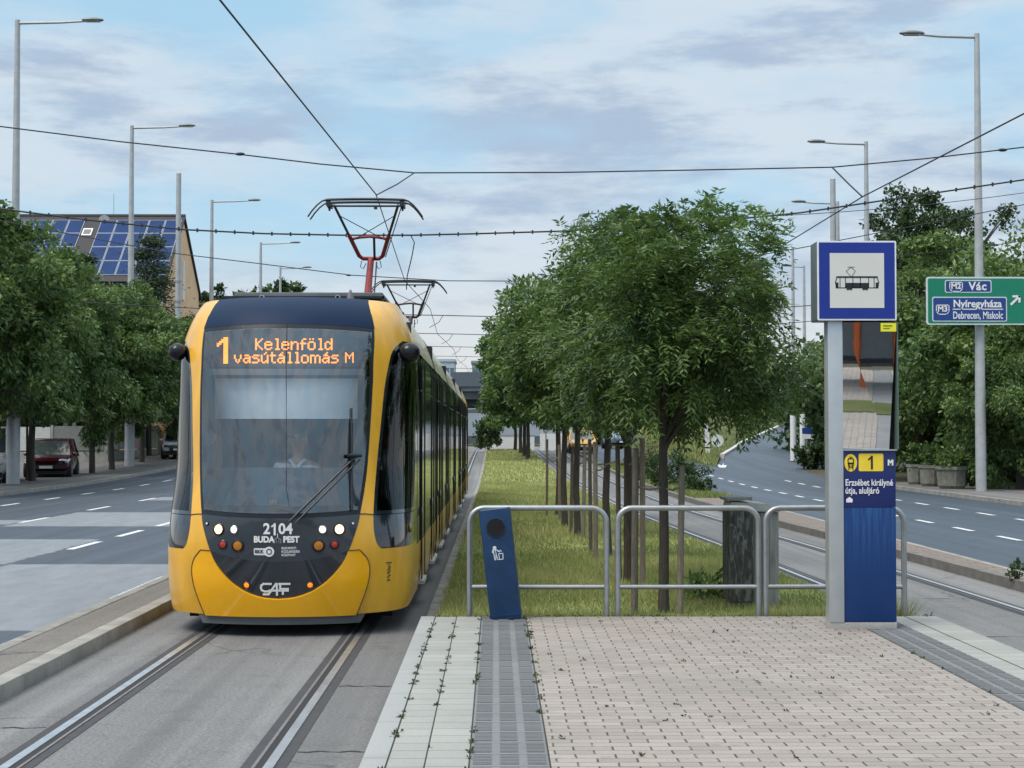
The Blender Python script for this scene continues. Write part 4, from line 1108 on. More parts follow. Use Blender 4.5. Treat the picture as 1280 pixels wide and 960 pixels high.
    for y0_, y1_, hw, zt in boxes:
        mb = MB(); mb.prism([(-hw-.06,3.1),(hw+.06,3.1),(hw,zt),(-hw,zt)], 'y', y0_, y1_); mb.build('roof_equipment', M_roofg, tram, bevel=.02)
    if mi < 4:
        nb = mods[mi+1][0]; mb = MB(); n = 12
        for k in range(n):
            y0_ = b+(nb-b)*k/n; hw = 1.08 if k % 2 else 1.13
            mb.bb(-hw, hw, y0_, b+(nb-b)*(k+1)/n+.001, .35, 3.1+(.0 if k % 2 else .03))
        mb.build('bellows', M_black, tram)
# roof front: dark roof deck and equipment frame above the cab
mb = MB(); mb.prism([(-.55,.92),(.55,.92),(.80,1.25),(.98,1.9),(1.02,2.65),(-1.02,2.65),(-.98,1.9),(-.80,1.25)], 'z', 3.14, 3.235); mb.build('cab_roof', MATS['cap_navy'], tram)
for s in (1, -1):
    mb = MB(); mb.grid(lambda y, z: sidefn(s)(y, z, 0), [DN+.44, 2.63], [2.75,2.9,3.0,3.1,3.2,3.24]); mb.build('roof_cove', M_yellow, tram, fix=False, smooth=True)
fz = lambda px, py, d: at(px, py, TYF+d)-Vector((TX, TYF, 0))
a = fz(274, 381, 1.6); b = fz(480, 370, 1.6)
fr = MB(); fr.bb(a.x, b.x, 1.6, 1.64, b.z-.022, b.z); fr.bb(a.x, a.x+.02, 1.6, 1.64, a.z-.1, b.z); fr.bb(b.x-.02, b.x, 1.6, 1.64, a.z-.1, b.z)
fr.bb(a.x, b.x, 1.66, 2.4, b.z-.03, b.z-.012); fro = fr.build('roof_frame', M_dark, tram)
mb = MB(); mb.bb(a.x+.03, b.x-.03, 1.68, 2.3, 3.2, b.z-.035); mb.build('roof_box', pmat('roof_box_pale', (.22,.25,.27), .5, .3), fro)
for px in (327, 422):
    c = fz(px, 371.5, 1.5); mb = MB()
    mb.lathe([(.026,0),(.026,.05),(.016,.05),(.016,.0)], c, 18, 'y'); mb.bb(c.x-.01, c.x+.01, c.y+.01, c.y+.12, 3.2, c.z-.02); mb.build('roof_horn', pmat('horn_steel', (.5,.52,.54), .35, .8), tram)
c = fz(438, 368, 1.5); MB().lathe([(.045,-.06),(.028,0),(.006,.05)], c, 12).build('roof_aerial', pmat('aerial_mauve', (.14,.13,.17), .5), tram, smooth=True)
# black corner gasket line between cab and side
for s in (1, -1):
    mb = MB(); mb.grid(lambda y, z: sidefn(s)(y, z, .004), [DN+.37, DN+.46], [.75,1.2,2.,2.6,2.76]); mb.build('corner_gasket', M_black, tram, fix=False)
    mb = MB(); mb.grid(lambda y, z: sidefn(s)(y, z, -.001), [DN+.44, 2.63], [.20,.45,.74]); mb.build('side_skirt', M_yellow, tram, fix=False)
    mb = MB(); mb.grid(lambda y, z: sidefn(s)(y, z, -.002), [DN+.44, 2.63], [.742,1.5,2.2,2.76]); mb.build('side_band', M_band, tram, fix=False)
# little notice on the right lower cab side
mb = MB(); yt = 0
for k, (u0, u1, w) in enumerate(((-.02,.09,.012),(.02,.05,.05),(.0,.06,.02),(-.01,.05,.03),(.0,.05,.02))): pass
q0, z0 = solve(486, 715, (QC-.5, .6))
mb = MB(); v, f = text_verts('i ✱', .12, .004)
for pts, w_ in (([(-.05,.09),(.05,.09)], .012), ([(.0,.075),(.0,.05)], .014), ([(-.03,.02),(.03,.05)], .012), ([(-.03,-.01),(.03,.015)], .014), ([(.02,.05),(-.01,-.06)], .010), ([(-.03,-.05),(.03,-.03)], .012), ([(-.03,-.08),(.02,-.075)], .014)):
    m2 = MB(); stroke(m2, pts, w_, 0); mb.add([S(q0+a_, z0+c_, .004) for a_, _, c_ in m2.v], m2.f)
mb.build('side_notice', pmat('notice_ink', (.10,.09,.04), .6), tram, fix=False)
# cutline / handle at side of cab, small indicator
q0, z0 = solve(512, 660, (QC, 1.1)); c = S(q0, z0, .01); MB().sphere(c, (.02,.045,.045), 14, 10).build('side_indicator', pmat('indicator_brass', (.30,.24,.08), .35, .3), tram, smooth=True)
# --- rear cab: the same parts turned about
for o in list(cab_parts):
    if o.name.split('.')[0] in ('wiper', 'windscreen_heater_wire'): continue
    c = o.copy(); COL.objects.link(c); c.rotation_euler = (0,0,PI); c.location = (0, LT, 0)
    for k in [k for k in bpy.data.objects if k.parent == o]:
        g = k.copy(); COL.objects.link(g); g.parent = c
mb = MB(); mb.bb(-1.05, 1.05, 31.9, 31.95, .5, 3.1); mb.build('cab_partition', M_in, tram)
# --- bogies
for yb in (4.6, 17.0, 29.4):
    bg_ = MB().bb(-.85, .85, yb-1.1, yb+1.1, .16, .42).build('bogie', M_black, tram)
    for yy in (-.85, .85):
        for s in (-1, 1): MB().lathe([(.29,0),(.29,.09),(.26,.1)], (s*.7175+(-.05), yb+yy, .292), 28, 'x').build('wheel', pmat('wheel_steel', (.12,.12,.12), .5, .8), bg_)

# --- pantographs
M_pred = pmat('pantograph_red', (.24,.018,.02), .45, .1, .15, 12)
def panto(d, red, zh, up=1.):
    c = Vector((0, d, 0)); 
    root = MB().bb(-.45, .45, d-.55, d+.75, 3.47, 3.52).build('pantograph', M_dark, tram)
    m2 = M_pred if red else pmat('pantograph_brown', (.075,.045,.045), .5, .2, .2)
    kn = Vector((0, d+1.0, 3.52+(zh-3.52)*.60)); 
    for s in (-1, 1): MB().tube([(s*.35, d-.4, 3.2),(s*.35, d-.4, 3.5)], .03, 8).build('insulator', pmat('insulator_brown', (.09,.04,.03), .3), root)
    MB().tube([(0,d-.25,3.5), kn], [.062,.052], 12).build('lower_arm', m2, root, smooth=True)
    MB().tube([(.10,d-.1,3.5), kn+Vector((.10,-.1,-.05))], .012, 8).build('control_rod', M_dark, root, smooth=True)
    w0, w1 = .19, .50; kz = kn.z+.06; hz = zh-.07
    def arm(s, t): return Vector((s*(w0+(w1-w0)*t), kn.y+(d-kn.y)*t, kz+(hz-kz)*t))
    MB().tube([arm(-1,.42), arm(-1,0)+Vector((0,0,0)), arm(-1,-.03)+Vector((.05,0,-.02)), arm(1,-.03)+Vector((-.05,0,-.02)), arm(1,0), arm(1,.42)], .034, 10).build('upper_arm', m2, root, smooth=True)
    for s in (-1, 1): MB().tube([arm(s,.40), arm(s,1)], .022, 8).build('upper_arm_tube', M_dark, root, smooth=True)
    mb = MB(); mb.tube([arm(-1,.34)]+[Vector((x, arm(1,.34).y, arm(1,.34).z+.04*(1-(x/.25)**2))) for x in (-.15,0,.15)]+[arm(1,.34)], .022, 8); mb.build('cross_bar', m2, root, smooth=True)
    MB().tube([kn+Vector((.06,0,0)), arm(1,.34)+Vector((-.22,0,.03))], .02, 8).build('damper', M_dark, root)
    mb = MB(); mb.tube([arm(-1,.8), arm(1,.30)], .007, 6); mb.tube([arm(1,.8), arm(-1,.30)], .007, 6); mb.tube([arm(1,.95)+Vector((.06,0,0)), arm(1,-.02)+Vector((.05,0,0))], .008, 6); mb.build('stay_wire', M_dark, root)
    for dy in (-.16, .16):
        mb = MB(); pts = []
        for i in range(25):
            x = -.89+1.78*i/24; ax = abs(x); zdrop = 0 if ax < .62 else -.25*((ax-.62)/.27)**1.6
            pts.append((x, d+dy, zh-.012*(x/.6)**2+zdrop))
        mb.tube(pts, [.013+.008*(1 if abs(p[0]) < .62 else 0) for p in pts], 8); mb.build('contact_horn', M_dark, root, smooth=True)
    mb = MB()
    for s in (-1, 1): mb.box((s*.57, d, zh-.07), (.07,.40,.07)); mb.box((s*.57, d, zh-.12), (.03,.05,.08))
    mb.tube([(-.55,d,zh-.085),(.55,d,zh-.085)], .016, 8); mb.box((.15,d,zh-.11), (.05,.05,.05)); mb.build('head_frame', M_dark, root)
    mb = MB()
    for s in (-1, 1): mb.tube([(s*.15, kn.y, kn.z-.02),(s*.17, kn.y, kn.z-.12),(s*.12, kn.y, kn.z-.15),(s*.08, kn.y, kn.z-.06)], .007, 6)
    mb.build('earth_strap', M_dark, root)
PD1, PZ1 = 24.9-TYF, at(470, 250, 24.9).z; PD2, PZ2 = 37.0-TYF, at(510, 351, 37.).z
panto(PD1, True, PZ1-.01); panto(PD2, False, PZ2-.01)

# --- driver
M_skin = pmat('skin', (.42,.25,.18), .55, 0, .06); M_shirt = pmat('white_shirt', (.78,.80,.84), .8, 0, .05, 10); M_hair = pmat('dark_hair', (.03,.025,.02), .6)
def skin_body(name, joints, edges, mat, parent=None, sub=2):
    me = bpy.data.meshes.new(name); me.from_pydata([j[0] for j in joints], edges, [])
    o = bpy.data.objects.new(name, me); COL.objects.link(o)
    sk = o.modifiers.new('s', 'SKIN'); sb = o.modifiers.new('b', 'SUBSURF'); sb.levels = sub; sb.render_levels = sub
    for i, j in enumerate(joints):
        r = j[1] if isinstance(j[1], tuple) else (j[1], j[1])
        me.skin_vertices[0].data[i].radius = r; me.skin_vertices[0].data[i].use_root = (i == 0)
    dg = bpy.context.evaluated_depsgraph_get(); m2 = bpy.data.meshes.new_from_object(o.evaluated_get(dg))
    o.modifiers.clear(); o.data = m2; bpy.data.meshes.remove(me)
    for p in m2.polygons: p.use_smooth = True
    m2.materials.clear(); m2.materials.append(mat)
    if parent: o.parent = parent
    return o
DX, DY = TX+.03, TYF+1.25
drv = empty('person', (DX, DY, .5), 'tram driver in a white open-collared shirt sitting behind the windscreen', 'person')
J = [((0,0,.48),(.17,.12)), ((0,.02,.75),(.15,.11)), ((0,.03,.98),(.15,.10)), ((0,.03,1.08),(.09,.07)), ((0,.02,1.17),(.055,.055)), ((0,.0,1.25),(.065,.075)), ((0,-.01,1.35),(.078,.095)), ((0,0,1.43),(.06,.07)),
     ((.19,.03,1.07),.062), ((.27,-.02,.82),.048), ((.20,-.28,.74),.036), ((.18,-.36,.75),.03),
     ((-.19,.03,1.07),.062), ((-.27,-.02,.82),.048), ((-.20,-.28,.74),.036), ((-.18,-.36,.75),.03),
     ((.10,-.10,.47),.085), ((.14,-.45,.50),.06), ((.14,-.45,.12),.045), ((.14,-.55,.05),.04),
     ((-.10,-.10,.47),.085), ((-.14,-.45,.50),.06), ((-.14,-.45,.12),.045), ((-.14,-.55,.05),.04)]
Ed = [(0,1),(1,2),(2,3),(3,4),(4,5),(5,6),(6,7),(3,8),(8,9),(9,10),(10,11),(3,12),(12,13),(13,14),(14,15),(0,16),(16,17),(17,18),(18,19),(0,20),(20,21),(21,22),(22,23)]
body = skin_body('body', J, Ed, M_skin, drv)
Jt = [((0,0,.45),(.185,.135)), ((0,.02,.75),(.165,.125)), ((0,.03,.98),(.185,.135)), ((0,.03,1.085),(.15,.105)), ((.19,.03,1.06),.078), ((.27,-.02,.84),.060), ((-.19,.03,1.06),.074), ((-.27,-.02,.84),.060), ((.235,-.15,.79),.05), ((-.235,-.15,.79),.05)]
skin_body('shirt', Jt, [(0,1),(1,2),(2,3),(3,4),(4,5),(3,6),(6,7),(5,8),(7,9)], M_shirt, drv)
mb = MB(); mb.tube([(-.075,-.03,1.135),(-.045,-.095,1.11),(0,-.125,1.03)], [.02,.018,.01], 8); mb.tube([(.075,-.03,1.135),(.045,-.095,1.11),(0,-.125,1.03)], [.02,.018,.01], 8); mb.build('collar', M_shirt, drv, smooth=True)
mb = MB(); mb.sphere((0,.015,1.40), (.088,.105,.085), 20, 12); mb.v = [(x, max(y, -.065), z) for x, y, z in mb.v]; mb.build('hair', M_hair, drv, smooth='all')
mb = MB(); mb.tube([(0,-.098,1.36),(0,-.122,1.325),(0,-.10,1.315)], [.008,.014,.010], 8); mb.build('nose', M_skin, drv, smooth=True)
mb = MB()
for s in (-1,1): mb.sphere((s*.032,-.092,1.365), .010, 10, 8)
mb.build('eyes', M_ink, drv, smooth=True)
mb = MB(); mb.box((0,-.093,1.285), (.045,.012,.007)); mb.build('mouth', pmat('lips', (.30,.12,.10), .6), drv)
mb = MB()
for s in (-1,1): mb.sphere((s*.083,.01,1.345), (.012,.022,.032), 10, 8)
mb.build('ears', M_skin, drv, smooth=True)
for s in (-1, 1):
    hx = s*.18
    o = MB().tube([(hx,-.35,.755),(hx,-.42,.75)], [.032,.036], 10); 
    for k in range(4):
        fx = hx+(k-1.5)*.020; o.tube([(fx,-.42,.752),(fx,-.455,.748),(fx,-.475,.73),(fx,-.47,.705)], [.0095,.009,.0085,.007], 8)
    o.tube([(hx-s*.03,-.37,.75),(hx-s*.05,-.41,.745),(hx-s*.045,-.44,.735)], [.012,.010,.008], 8)
    o.build('hand', M_skin, drv, smooth=True)
# ================================================================== TREES
M_leaf_a = leafmat('ash_leaves', (.028,.075,.026), (.195,.30,.08), .32, .42)
M_leaf_b = leafmat('lime_leaves', (.034,.088,.030), (.24,.35,.10), .36, .45)
M_leaf_c = leafmat('dark_leaves', (.016,.040,.016), (.075,.13,.042), .22, .5)
M_leaf_d = leafmat('cedar_needles', (.022,.048,.026), (.075,.115,.060), .15, .6)
M_bark = pmat('bark', (.062,.052,.043), .9, 0, .45, 14, bump=.8, bscale=30, stretch=(3,3,.5))
M_bark2 = pmat('pale_bark', (.16,.15,.13), .9, 0, .35, 10, bump=.6, bscale=30, stretch=(3,3,.5))
def unit(a): return a/np.linalg.norm(a, axis=-1, keepdims=True)
def crown_pts(n, cen, rad, seed, shell=.62, clump=.20, ncl=70, flat=0., lumpy=1.):
    r = np.random.default_rng(seed)
    d = unit(r.normal(0, 1, (ncl, 3))); rr = shell+(1-shell)*r.random((ncl, 1))**.7
    lump = 1+lumpy*(.16*np.sin(d[:, :1]*5+seed)+.14*np.sin(d[:, 1:2]*6+seed*2)+.10*np.sin(d[:, 2:3]*8+seed))
    d[:, 2] *= np.where(d[:, 2] < 0, 1-flat, 1.)
    C = np.array(cen)+d*rr*lump*np.array(rad)
    inner = r.random(ncl) < .22
    C[inner] = np.array(cen)+(C[inner]-np.array(cen))*.5
    k = r.integers(0, ncl, n); cr = clump*min(rad)*r.uniform(.6, 1.5, ncl)
    dd = unit(r.normal(0, 1, (n, 3)))*(r.random((n, 1))**.45)
    dd[:, 2] *= .75
    P = C[k]+dd*cr[k][:, None]*1.3
    ct = r.normal(0, .13, ncl)[k]
    return P, C, ct, dd
def sprays(n, cen, rad, seed, ll=.085, lw=.012, nl=4, **kw):
    """pinnate leaves: a drooping stalk with paired narrow leaflets"""
    r = np.random.default_rng(seed+100)
    P, C, ct, dd = crown_pts(n, cen, rad, seed, **kw)
    out = unit(P-np.array(cen)+1e-6)
    ax = unit(out*.9+dd*.5+r.normal(0, .55, (n, 3))+np.array([0, 0, -.05])); V = []; T = []
    side = unit(np.cross(ax, r.normal(0, .4, (n, 3))+np.array([0, 0, 1.])))
    nrm = unit(np.cross(side, ax))
    L_ = ll*2.0*r.uniform(.7, 1.2, (n, 1)); base = ct+r.normal(0, .16, n)+.46
    for i in range(nl):
        t = .25+.7*i/max(nl-1, 1); drop = np.zeros((n, 3)); drop[:, 2] = -.5*t*t
        p = P+ax*L_*t+drop*L_
        for s in (-1, 1):
            dr = unit(side*s*.85+ax*.65+nrm*.1+r.normal(0, .18, (n, 3))+np.array([0, 0, -.35]))
            w = unit(np.cross(dr, nrm+r.normal(0, .35, (n, 3))))*lw*r.uniform(.8, 1.25, (n, 1)); l = ll*r.uniform(.75, 1.25, (n, 1))
            V.append(np.stack([p, p+dr*l*.42+w, p+dr*l, p+dr*l*.42-w], 1)); T.append(base+r.normal(0, .10, n))
    return np.concatenate(V), np.clip(np.concatenate(T), 0, 1), C
def leaves(n, cen, rad, seed, l=.2, w=.07, droop=.4, **kw):
    r = np.random.default_rng(seed+200); P, C, ct, dd = crown_pts(n, cen, rad, seed, **kw)
    out = unit(P-np.array(cen)+1e-6)
    dr = unit(out*.6+r.normal(0, .8, (n, 3))+np.array([0, 0, -droop])); ww = unit(np.cross(dr, r.normal(0, 1, (n, 3))+out*.5))
    L_ = l*r.uniform(.6, 1.3, (n, 1)); W_ = w*r.uniform(.7, 1.3, (n, 1))
    V = np.stack([P, P+dr*L_*.5+ww*W_, P+dr*L_, P+dr*L_*.5-ww*W_], 1)
    return V, np.clip(.46+ct+r.normal(0, .2, n), 0, 1), C
def branches(root, base, fork, C, r0, mat, n=26, seed=1, name='trunk', lean=(0,0)):
    r = random.Random(seed); mb = MB()
    f = Vector(fork); b_ = Vector(base)
    mid = (b_+f)/2+Vector((r.uniform(-.04,.04), r.uniform(-.04,.04), 0))
    top = f+Vector((lean[0], lean[1], (max(c[2] for c in C)-f.z)*.7))
    mb.tube([b_-Vector((0,0,.1)), b_+Vector((0,0,.15)), mid, f, (f+top)/2, top], [r0*1.35, r0*1.05, r0*.95, r0*.85, r0*.5, r0*.12], 10)
    for c in r.sample([tuple(c) for c in C], min(n, len(C))):
        c = Vector(c); t = r.uniform(0., .55); s = f+(top-f)*t; m = s+(c-s)*.5+Vector((0,0,.12*(c-s).length))
        mb.tube([s, m, c], [r0*.42*(1-t*.5), r0*.24, r0*.06], 6)
    return mb.build(name, mat, root, smooth=True)
def tree(name, loc, label, cat, group, cen, rad, fork, r0, seed, kind='leaves', n=9000, mat=None, bark=None, **kw):
    root = empty(name, loc, label, cat, group)
    V, T, C = (sprays if kind == 'sprays' else leaves)(n, cen, rad, seed, **kw)
    quads_mesh('crown', V, T, mat, root); branches(root, (0,0,0), (0,0,fork), C, r0, bark or M_bark, seed=seed)
    return root
G_MED = 'young trees along the grass median'
def mx_(px, Y): return at(px, 600, Y).x
# median trees: (trunk px, Y, label)
near = tree('median_tree', (mx_(829,16.0)+.0, 16.0, .12), 'nearest young tree on the median, just behind the middle tube barrier', 'tree', G_MED,
            (.24,.05,2.95), (1.12,1.10,1.24), 1.55, .052, 5, 'sprays', 6800, M_leaf_a, ll=.08, lw=.0105, nl=4, ncl=170, clump=.15, shell=.50, lumpy=.4)
second = tree('median_tree', (mx_(785,19.2), 19.2, .12), 'second young tree from the platform on the median', 'tree', G_MED,
            (.05,.0,2.98), (1.05,1.1,1.3), 1.6, .055, 9, 'sprays', 4600, M_leaf_a, ll=.09, lw=.012, nl=4, ncl=95, clump=.18, shell=.5, flat=.3)
third = tree('median_tree', (mx_(760,23.0), 23.0, .12), 'third young tree from the platform on the median', 'tree', G_MED,
            (-.02,.0,3.12), (1.2,1.2,1.42), 1.7, .055, 14, 'sprays', 4400, M_leaf_a, ll=.10, lw=.014, nl=4, ncl=90, clump=.18, shell=.5, flat=.35)
far_src = tree('median_tree', (mx_(722,28.0), 28.0, .12), 'fourth young tree from the platform on the median', 'tree', G_MED,
            (0,.0,3.15), (1.18,1.25,1.45), 1.7, .06, 21, 'leaves', 17000, M_leaf_a, l=.14, w=.03, ncl=90, clump=.18, shell=.5, flat=.35)
ords = ['fifth', 'sixth', 'seventh', 'eighth']
for i, (x, y, s) in enumerate([(1.34,31.2,1.0),(1.38,35.6,1.04)]):
    copy_tree(far_src, (x, y, H(y)+.12), rz=i*1.9+1, scale=(s, s, s*1.03), label=ords[i]+' young tree from the platform on the median')
old_far = tree('median_tree', (1.72, 86, H(86)+.12), 'older median tree beyond the gap in the row, nearest of the far group', 'tree', G_MED,
            (0,.0,4.9), (2.1,2.1,3.5), 1.7, .11, 24, 'leaves', 22000, M_leaf_a, l=.26, w=.06, ncl=110, clump=.17, shell=.5)
for i, (x, y, s, lab) in enumerate([(1.62,91,1.0,'older median tree, second of the far group'),(1.50,97,1.02,'older median tree, third of the far group'),(1.25,104,1.0,'leftmost older median tree at the far end of the grass')]):
    copy_tree(old_far, (x, y, H(y)+.12), rz=i*2.1+.7, scale=s, label=lab)
# stakes and ties
M_stake = pmat('stake_wood', (.21,.18,.14), .9, 0, .4, 12, bump=.6, bscale=40, stretch=(4,4,.6))
M_stake_d = pmat('stake_dark', (.13,.11,.09), .9, 0, .4, 12, bump=.6, bscale=40, stretch=(4,4,.6))
sp = [(852.5,15.9,582,'stake right of the nearest median tree, standing clear of the crown',.033),(794.7,15.9,560,'stake left of the nearest median tree, base at the barrier',.035),
      (803,19.0,548,'stake right of the second median tree trunk',.034),(772,19.3,556,'thin stake left of the second median tree trunk',.030),
      (744,22.6,552,'stake left of the third median tree trunk',.034),(737,24.4,549,'dark stake further left between the third and fourth trees',.030),
      (731,27.4,556,'pale stake close right of the fourth median tree trunk',.034),(715.5,28.6,560,'dark stake left of the fourth median tree trunk',.03),
      (699,33.5,556,'stake left of the fifth median tree trunk',.035),(684,35.,549,'thin dark stake standing alone left of the trunks',.028)]
G_ST = 'wooden stakes holding the young trees'
for i, (px, Y, py, lab, r) in enumerate(sp):
    zt = at(px, py, Y).z; x = mx_(px, Y); lean = random.uniform(-.03, .03)
    root = empty('tree_stake', (x, Y, .10), lab, 'stake', G_ST)
    MB().tube([(lean,0,-.1),(lean*.5,0,.8),(0,0,zt-.10)], [r*1.05, r, r*.95], 9).build('post', M_stake if i % 2 == 0 else M_stake_d, root, smooth=True)
def tie(p0, p1, i):
    o = MB().tube([p0, (Vector(p0)+Vector(p1))/2-Vector((0,0,.03)), p1], .012, 6).build('tie', M_stake, None); return o
ties = [((852.5,15.9,608),(829,16.,610)),((794.7,15.9,608),(829,16.,609)),((803,19,575),(772,19.3,580)),((744,22.6,580),(772,22.9,576)),((744,22.6,588),(758,23,582)),((731,27.4,577),(715.5,28.6,580)),((684,35,566),(699,33.5,573))]
for i, (a, b) in enumerate(ties):
    o = tie(at(a[0],a[2],a[1]), at(b[0],b[2],b[1]), i); o.parent = None
    o.name = 'tie'
    # belongs to the stake it is nailed to
    st = min([q for q in bpy.data.objects if q.name.startswith('tree_stake')], key=lambda q: (q.location.x-at(a[0],a[2],a[1]).x)**2+(q.location.y-a[1])**2)
    o.data.transform(Matrix.Translation(-st.location)); o.parent = st
# ---- left pavement trees
G_L = 'leafy street trees along the left pavement'
Lbig = tree('street_tree', (-17.9, 62.0, .12), 'big leafy street tree at the left edge of the view, by the tallest lamp post', 'tree', G_L,
            (0,0,5.6), (2.9,3.0,3.6), 2.4, .14, 31, 'leaves', 44000, M_leaf_b, l=.23, w=.05, droop=.7, ncl=150, clump=.16, shell=.6, flat=.0)
Lb2 = tree('street_tree', (-17.6, 70.0, .12), 'street tree with its trunk just right of the maroon car', 'tree', G_L,
            (0,0,5.3), (2.8,3.0,3.6), 2.4, .13, 47, 'leaves', 42000, M_leaf_b, l=.23, w=.05, droop=.7, ncl=140, clump=.17, shell=.6)
lt = [(-17.2,51.5,1.02,0,'street tree nearest the camera on the left pavement, cut by the picture edge'),(-18.0,57,1.,1,'street tree standing in front of the maroon car, trunk over its bonnet'),
      (-17.7,74,.95,0,'slim trunked street tree second right of the maroon car'),(-17.8,78.5,.92,1,'street tree beside the white catenary mast base'),
      (-18.3,83,.90,0,'street tree just right of the white mast base'),(-17.6,88,.86,1,'street tree left of the white car by the tram nose'),(-17.2,95,.84,0,'street tree half hidden behind the tram mirror'),(-17.5,103,.8,1,'street tree last in the left row, mostly behind the tram')]
for x, y, s, k, lab in lt: copy_tree(Lbig if k == 0 else Lb2, (x, y, H(y)+.12), rz=y*1.7, scale=(s*1.0, s, s), label=lab)
thin = tree('young_street_tree', (-18.4, 63.0, .12), 'thin sapling leaning left of the maroon car', 'tree', None, (0,0,3.6), (1.4,1.2,1.6), 2., .05, 53, 'leaves', 3500, M_leaf_b, l=.25, w=.06, ncl=40, clump=.25)
# cedars in front of the house
M_cw = M_bark
def cedar(loc, label, hgt, seed, sp_=2.0, n=8000):
    root = empty('cedar_tree', loc, label, 'tree', 'dark conifers by the yellow house')
    r = np.random.default_rng(seed); V = []; T = []; Cs = []
    for t in range(12):
        z = hgt*(.35+.62*t/11); R = sp_*(1.25-.80*t/11)*r.uniform(.7, 1.2)
        for k in range(4):
            a = r.uniform(0, 2*PI); c = np.array([math.cos(a)*R*.6, math.sin(a)*R*.6, z]); Cs.append(c)
            m = n//30; d = r.normal(0, 1, (m, 3))*np.array([R*.42, R*.42, .13*R+.10]); P = c+d; P[:, 2] -= .12*np.linalg.norm(d[:, :2], axis=1)
            dr = unit(r.normal(0, 1, (m, 3))*np.array([1, 1, .35])); w = unit(np.cross(dr, r.normal(0, 1, (m, 3))))*.035; l = .22*r.uniform(.6, 1.3, (m, 1))
            V.append(np.stack([P, P+dr*l*.5+w, P+dr*l, P+dr*l*.5-w], 1)); T.append(np.clip(r.normal(.45, .22, m), 0, 1))
    quads_mesh('crown', np.concatenate(V), np.concatenate(T), M_leaf_d, root)
    branches(root, (0,0,0), (0,0,hgt*.3), Cs, .16, M_cw, seed=seed, n=30); return root
cedar((mx_(186,93), 93, 0), 'flat-layered cedar in front of the solar panels, right one', 13.6, 3, 1.5, 9000)
cedar((mx_(106,92), 92, 0), 'smaller cedar top showing before the roof on the left', 12.4, 4, .9, 6000)
cedar((mx_(235,96), 96, 0), 'low spreading conifer beneath the yellow gable', 9.0, 5, 2.8)
tree('garden_tree', (mx_(286,118), 118, 0), 'small round tree on the skyline right of the yellow house', 'tree', None, (0,0,10.5), (1.7,1.6,2.6), 5, .15, 61, 'leaves', 5000, M_leaf_c, l=.3, w=.09, ncl=50, clump=.25)
tree('garden_tree', (mx_(345,150), 150, 0), 'far dark tree peeking just above the tram roof on the left', 'tree', None, (0,0,12.2), (3.4,2,4.2), 5, .2, 62, 'leaves', 4000, M_leaf_c, l=.5, w=.15, ncl=50, clump=.25)
# hedge masses behind the left trees
def hedge(name, x0, x1, y0, y1, z0, z1, label, seed, n=9000, mat=None, l=.35, w=.12, cat='hedge', kind='stuff'):
    r = np.random.default_rng(seed); P = np.stack([r.uniform(x0, x1, n), r.uniform(y0, y1, n), z0+(z1-z0)*r.random(n)], 1)
    t = P[:, 0]*1.3+P[:, 1]*.9; P[:, 2] *= (1+.10*np.sin(t)+.07*np.sin(2.3*t+1)); dr = unit(r.normal(0, 1, (n, 3))); ww = unit(np.cross(dr, r.normal(0, 1, (n, 3))))*w
    V = np.stack([P, P+dr*l*.5+ww, P+dr*l, P+dr*l*.5-ww], 1); T = np.clip(r.normal(.42, .2, n)+.12*np.sin(t*.8), 0, 1)
    o = quads_mesh(name, V, T, mat or M_leaf_c); tag(o, label, cat, kind=kind); return o
hedge('hedge', -34, -20.6, 84, 88, .4, 4.2, 'dark hedge massed behind the left street trees and below the house', 5, 16000)
hedge('hedge', -34, -21.6, 88, 92, 3.2, 8.6, 'darker greenery rising before the house front', 6, 15000)
hedge('hedge', -21, -19.9, 98, 150, 1.2, 6., 'long hedge along the far left pavement, beyond the house', 7, 15000)
# ---- right side trees
G_R = 'broad street trees along the right pavement'
Rb = tree('roadside_tree', (18.8, 56.0, .12), 'broad leafy tree behind the lamp post that carries the green sign', 'tree', G_R,
          (0,0,4.4), (4.2,3.6,3.7), 2.2, .24, 71, 'leaves', 52000, M_leaf_b, l=.25, w=.06, droop=.6, ncl=170, clump=.15, shell=.6, flat=.0)
Rc = tree('roadside_tree', (17.6, 66.0, .12), 'leafy roadside tree filling the view just right of the stop pillar', 'tree', G_R,
          (0,0,5.1), (3.9,3.4,4.4), 2.2, .22, 83, 'leaves', 48000, M_leaf_b, l=.25, w=.06, droop=.6, ncl=150, clump=.16, shell=.6)
for x, y, s, k, lab in ((22.8,61,.86,1,'leafy tree behind the green sign, at the right picture edge'),(17.4,53,.62,0,'lower tree drooping over the right pavement beneath the green sign'),(20.0,75,.93,0,'roadside tree with a thick dark trunk, between the big median crown and the stop pillar'),
                 (23,84,.98,1,'roadside tree behind the white cylinders by the slip road'),(27,94,1.0,0,'roadside tree farther back above the slip road'),(27,70,1.05,0,'tree in the second row behind the stop pillar mirror'),(19.2,63,.8,1,'lower leafy tree close behind the stop pillar'),(27,58,.9,0,'tree in deep shade at the right edge of the picture')):
    copy_tree(Rb if k == 0 else Rc, (x, y, H(y)+.1), rz=y*.9, scale=(s,s,s), label=lab)
tree('walnut_tree', (mx_(1160,80), 80, 0), 'tall airy dark tree rising above all the others behind the green sign', 'tree', None, (0,0,10.0), (4.4,3.6,4.6), 4., .35, 91, 'leaves', 17000, M_leaf_c, l=.24, w=.075, ncl=120, clump=.12, shell=.45)
hedge('hedge', 18.5, 33, 60, 66, .1, 3.2, 'deeply shaded hedge behind the concrete planters on the right pavement', 8, 14000)
hedge('hedge', 18, 40, 96, 104, .5, 7., 'dark thicket beyond the slip road on the right', 9, 14000, l=.45, w=.16)
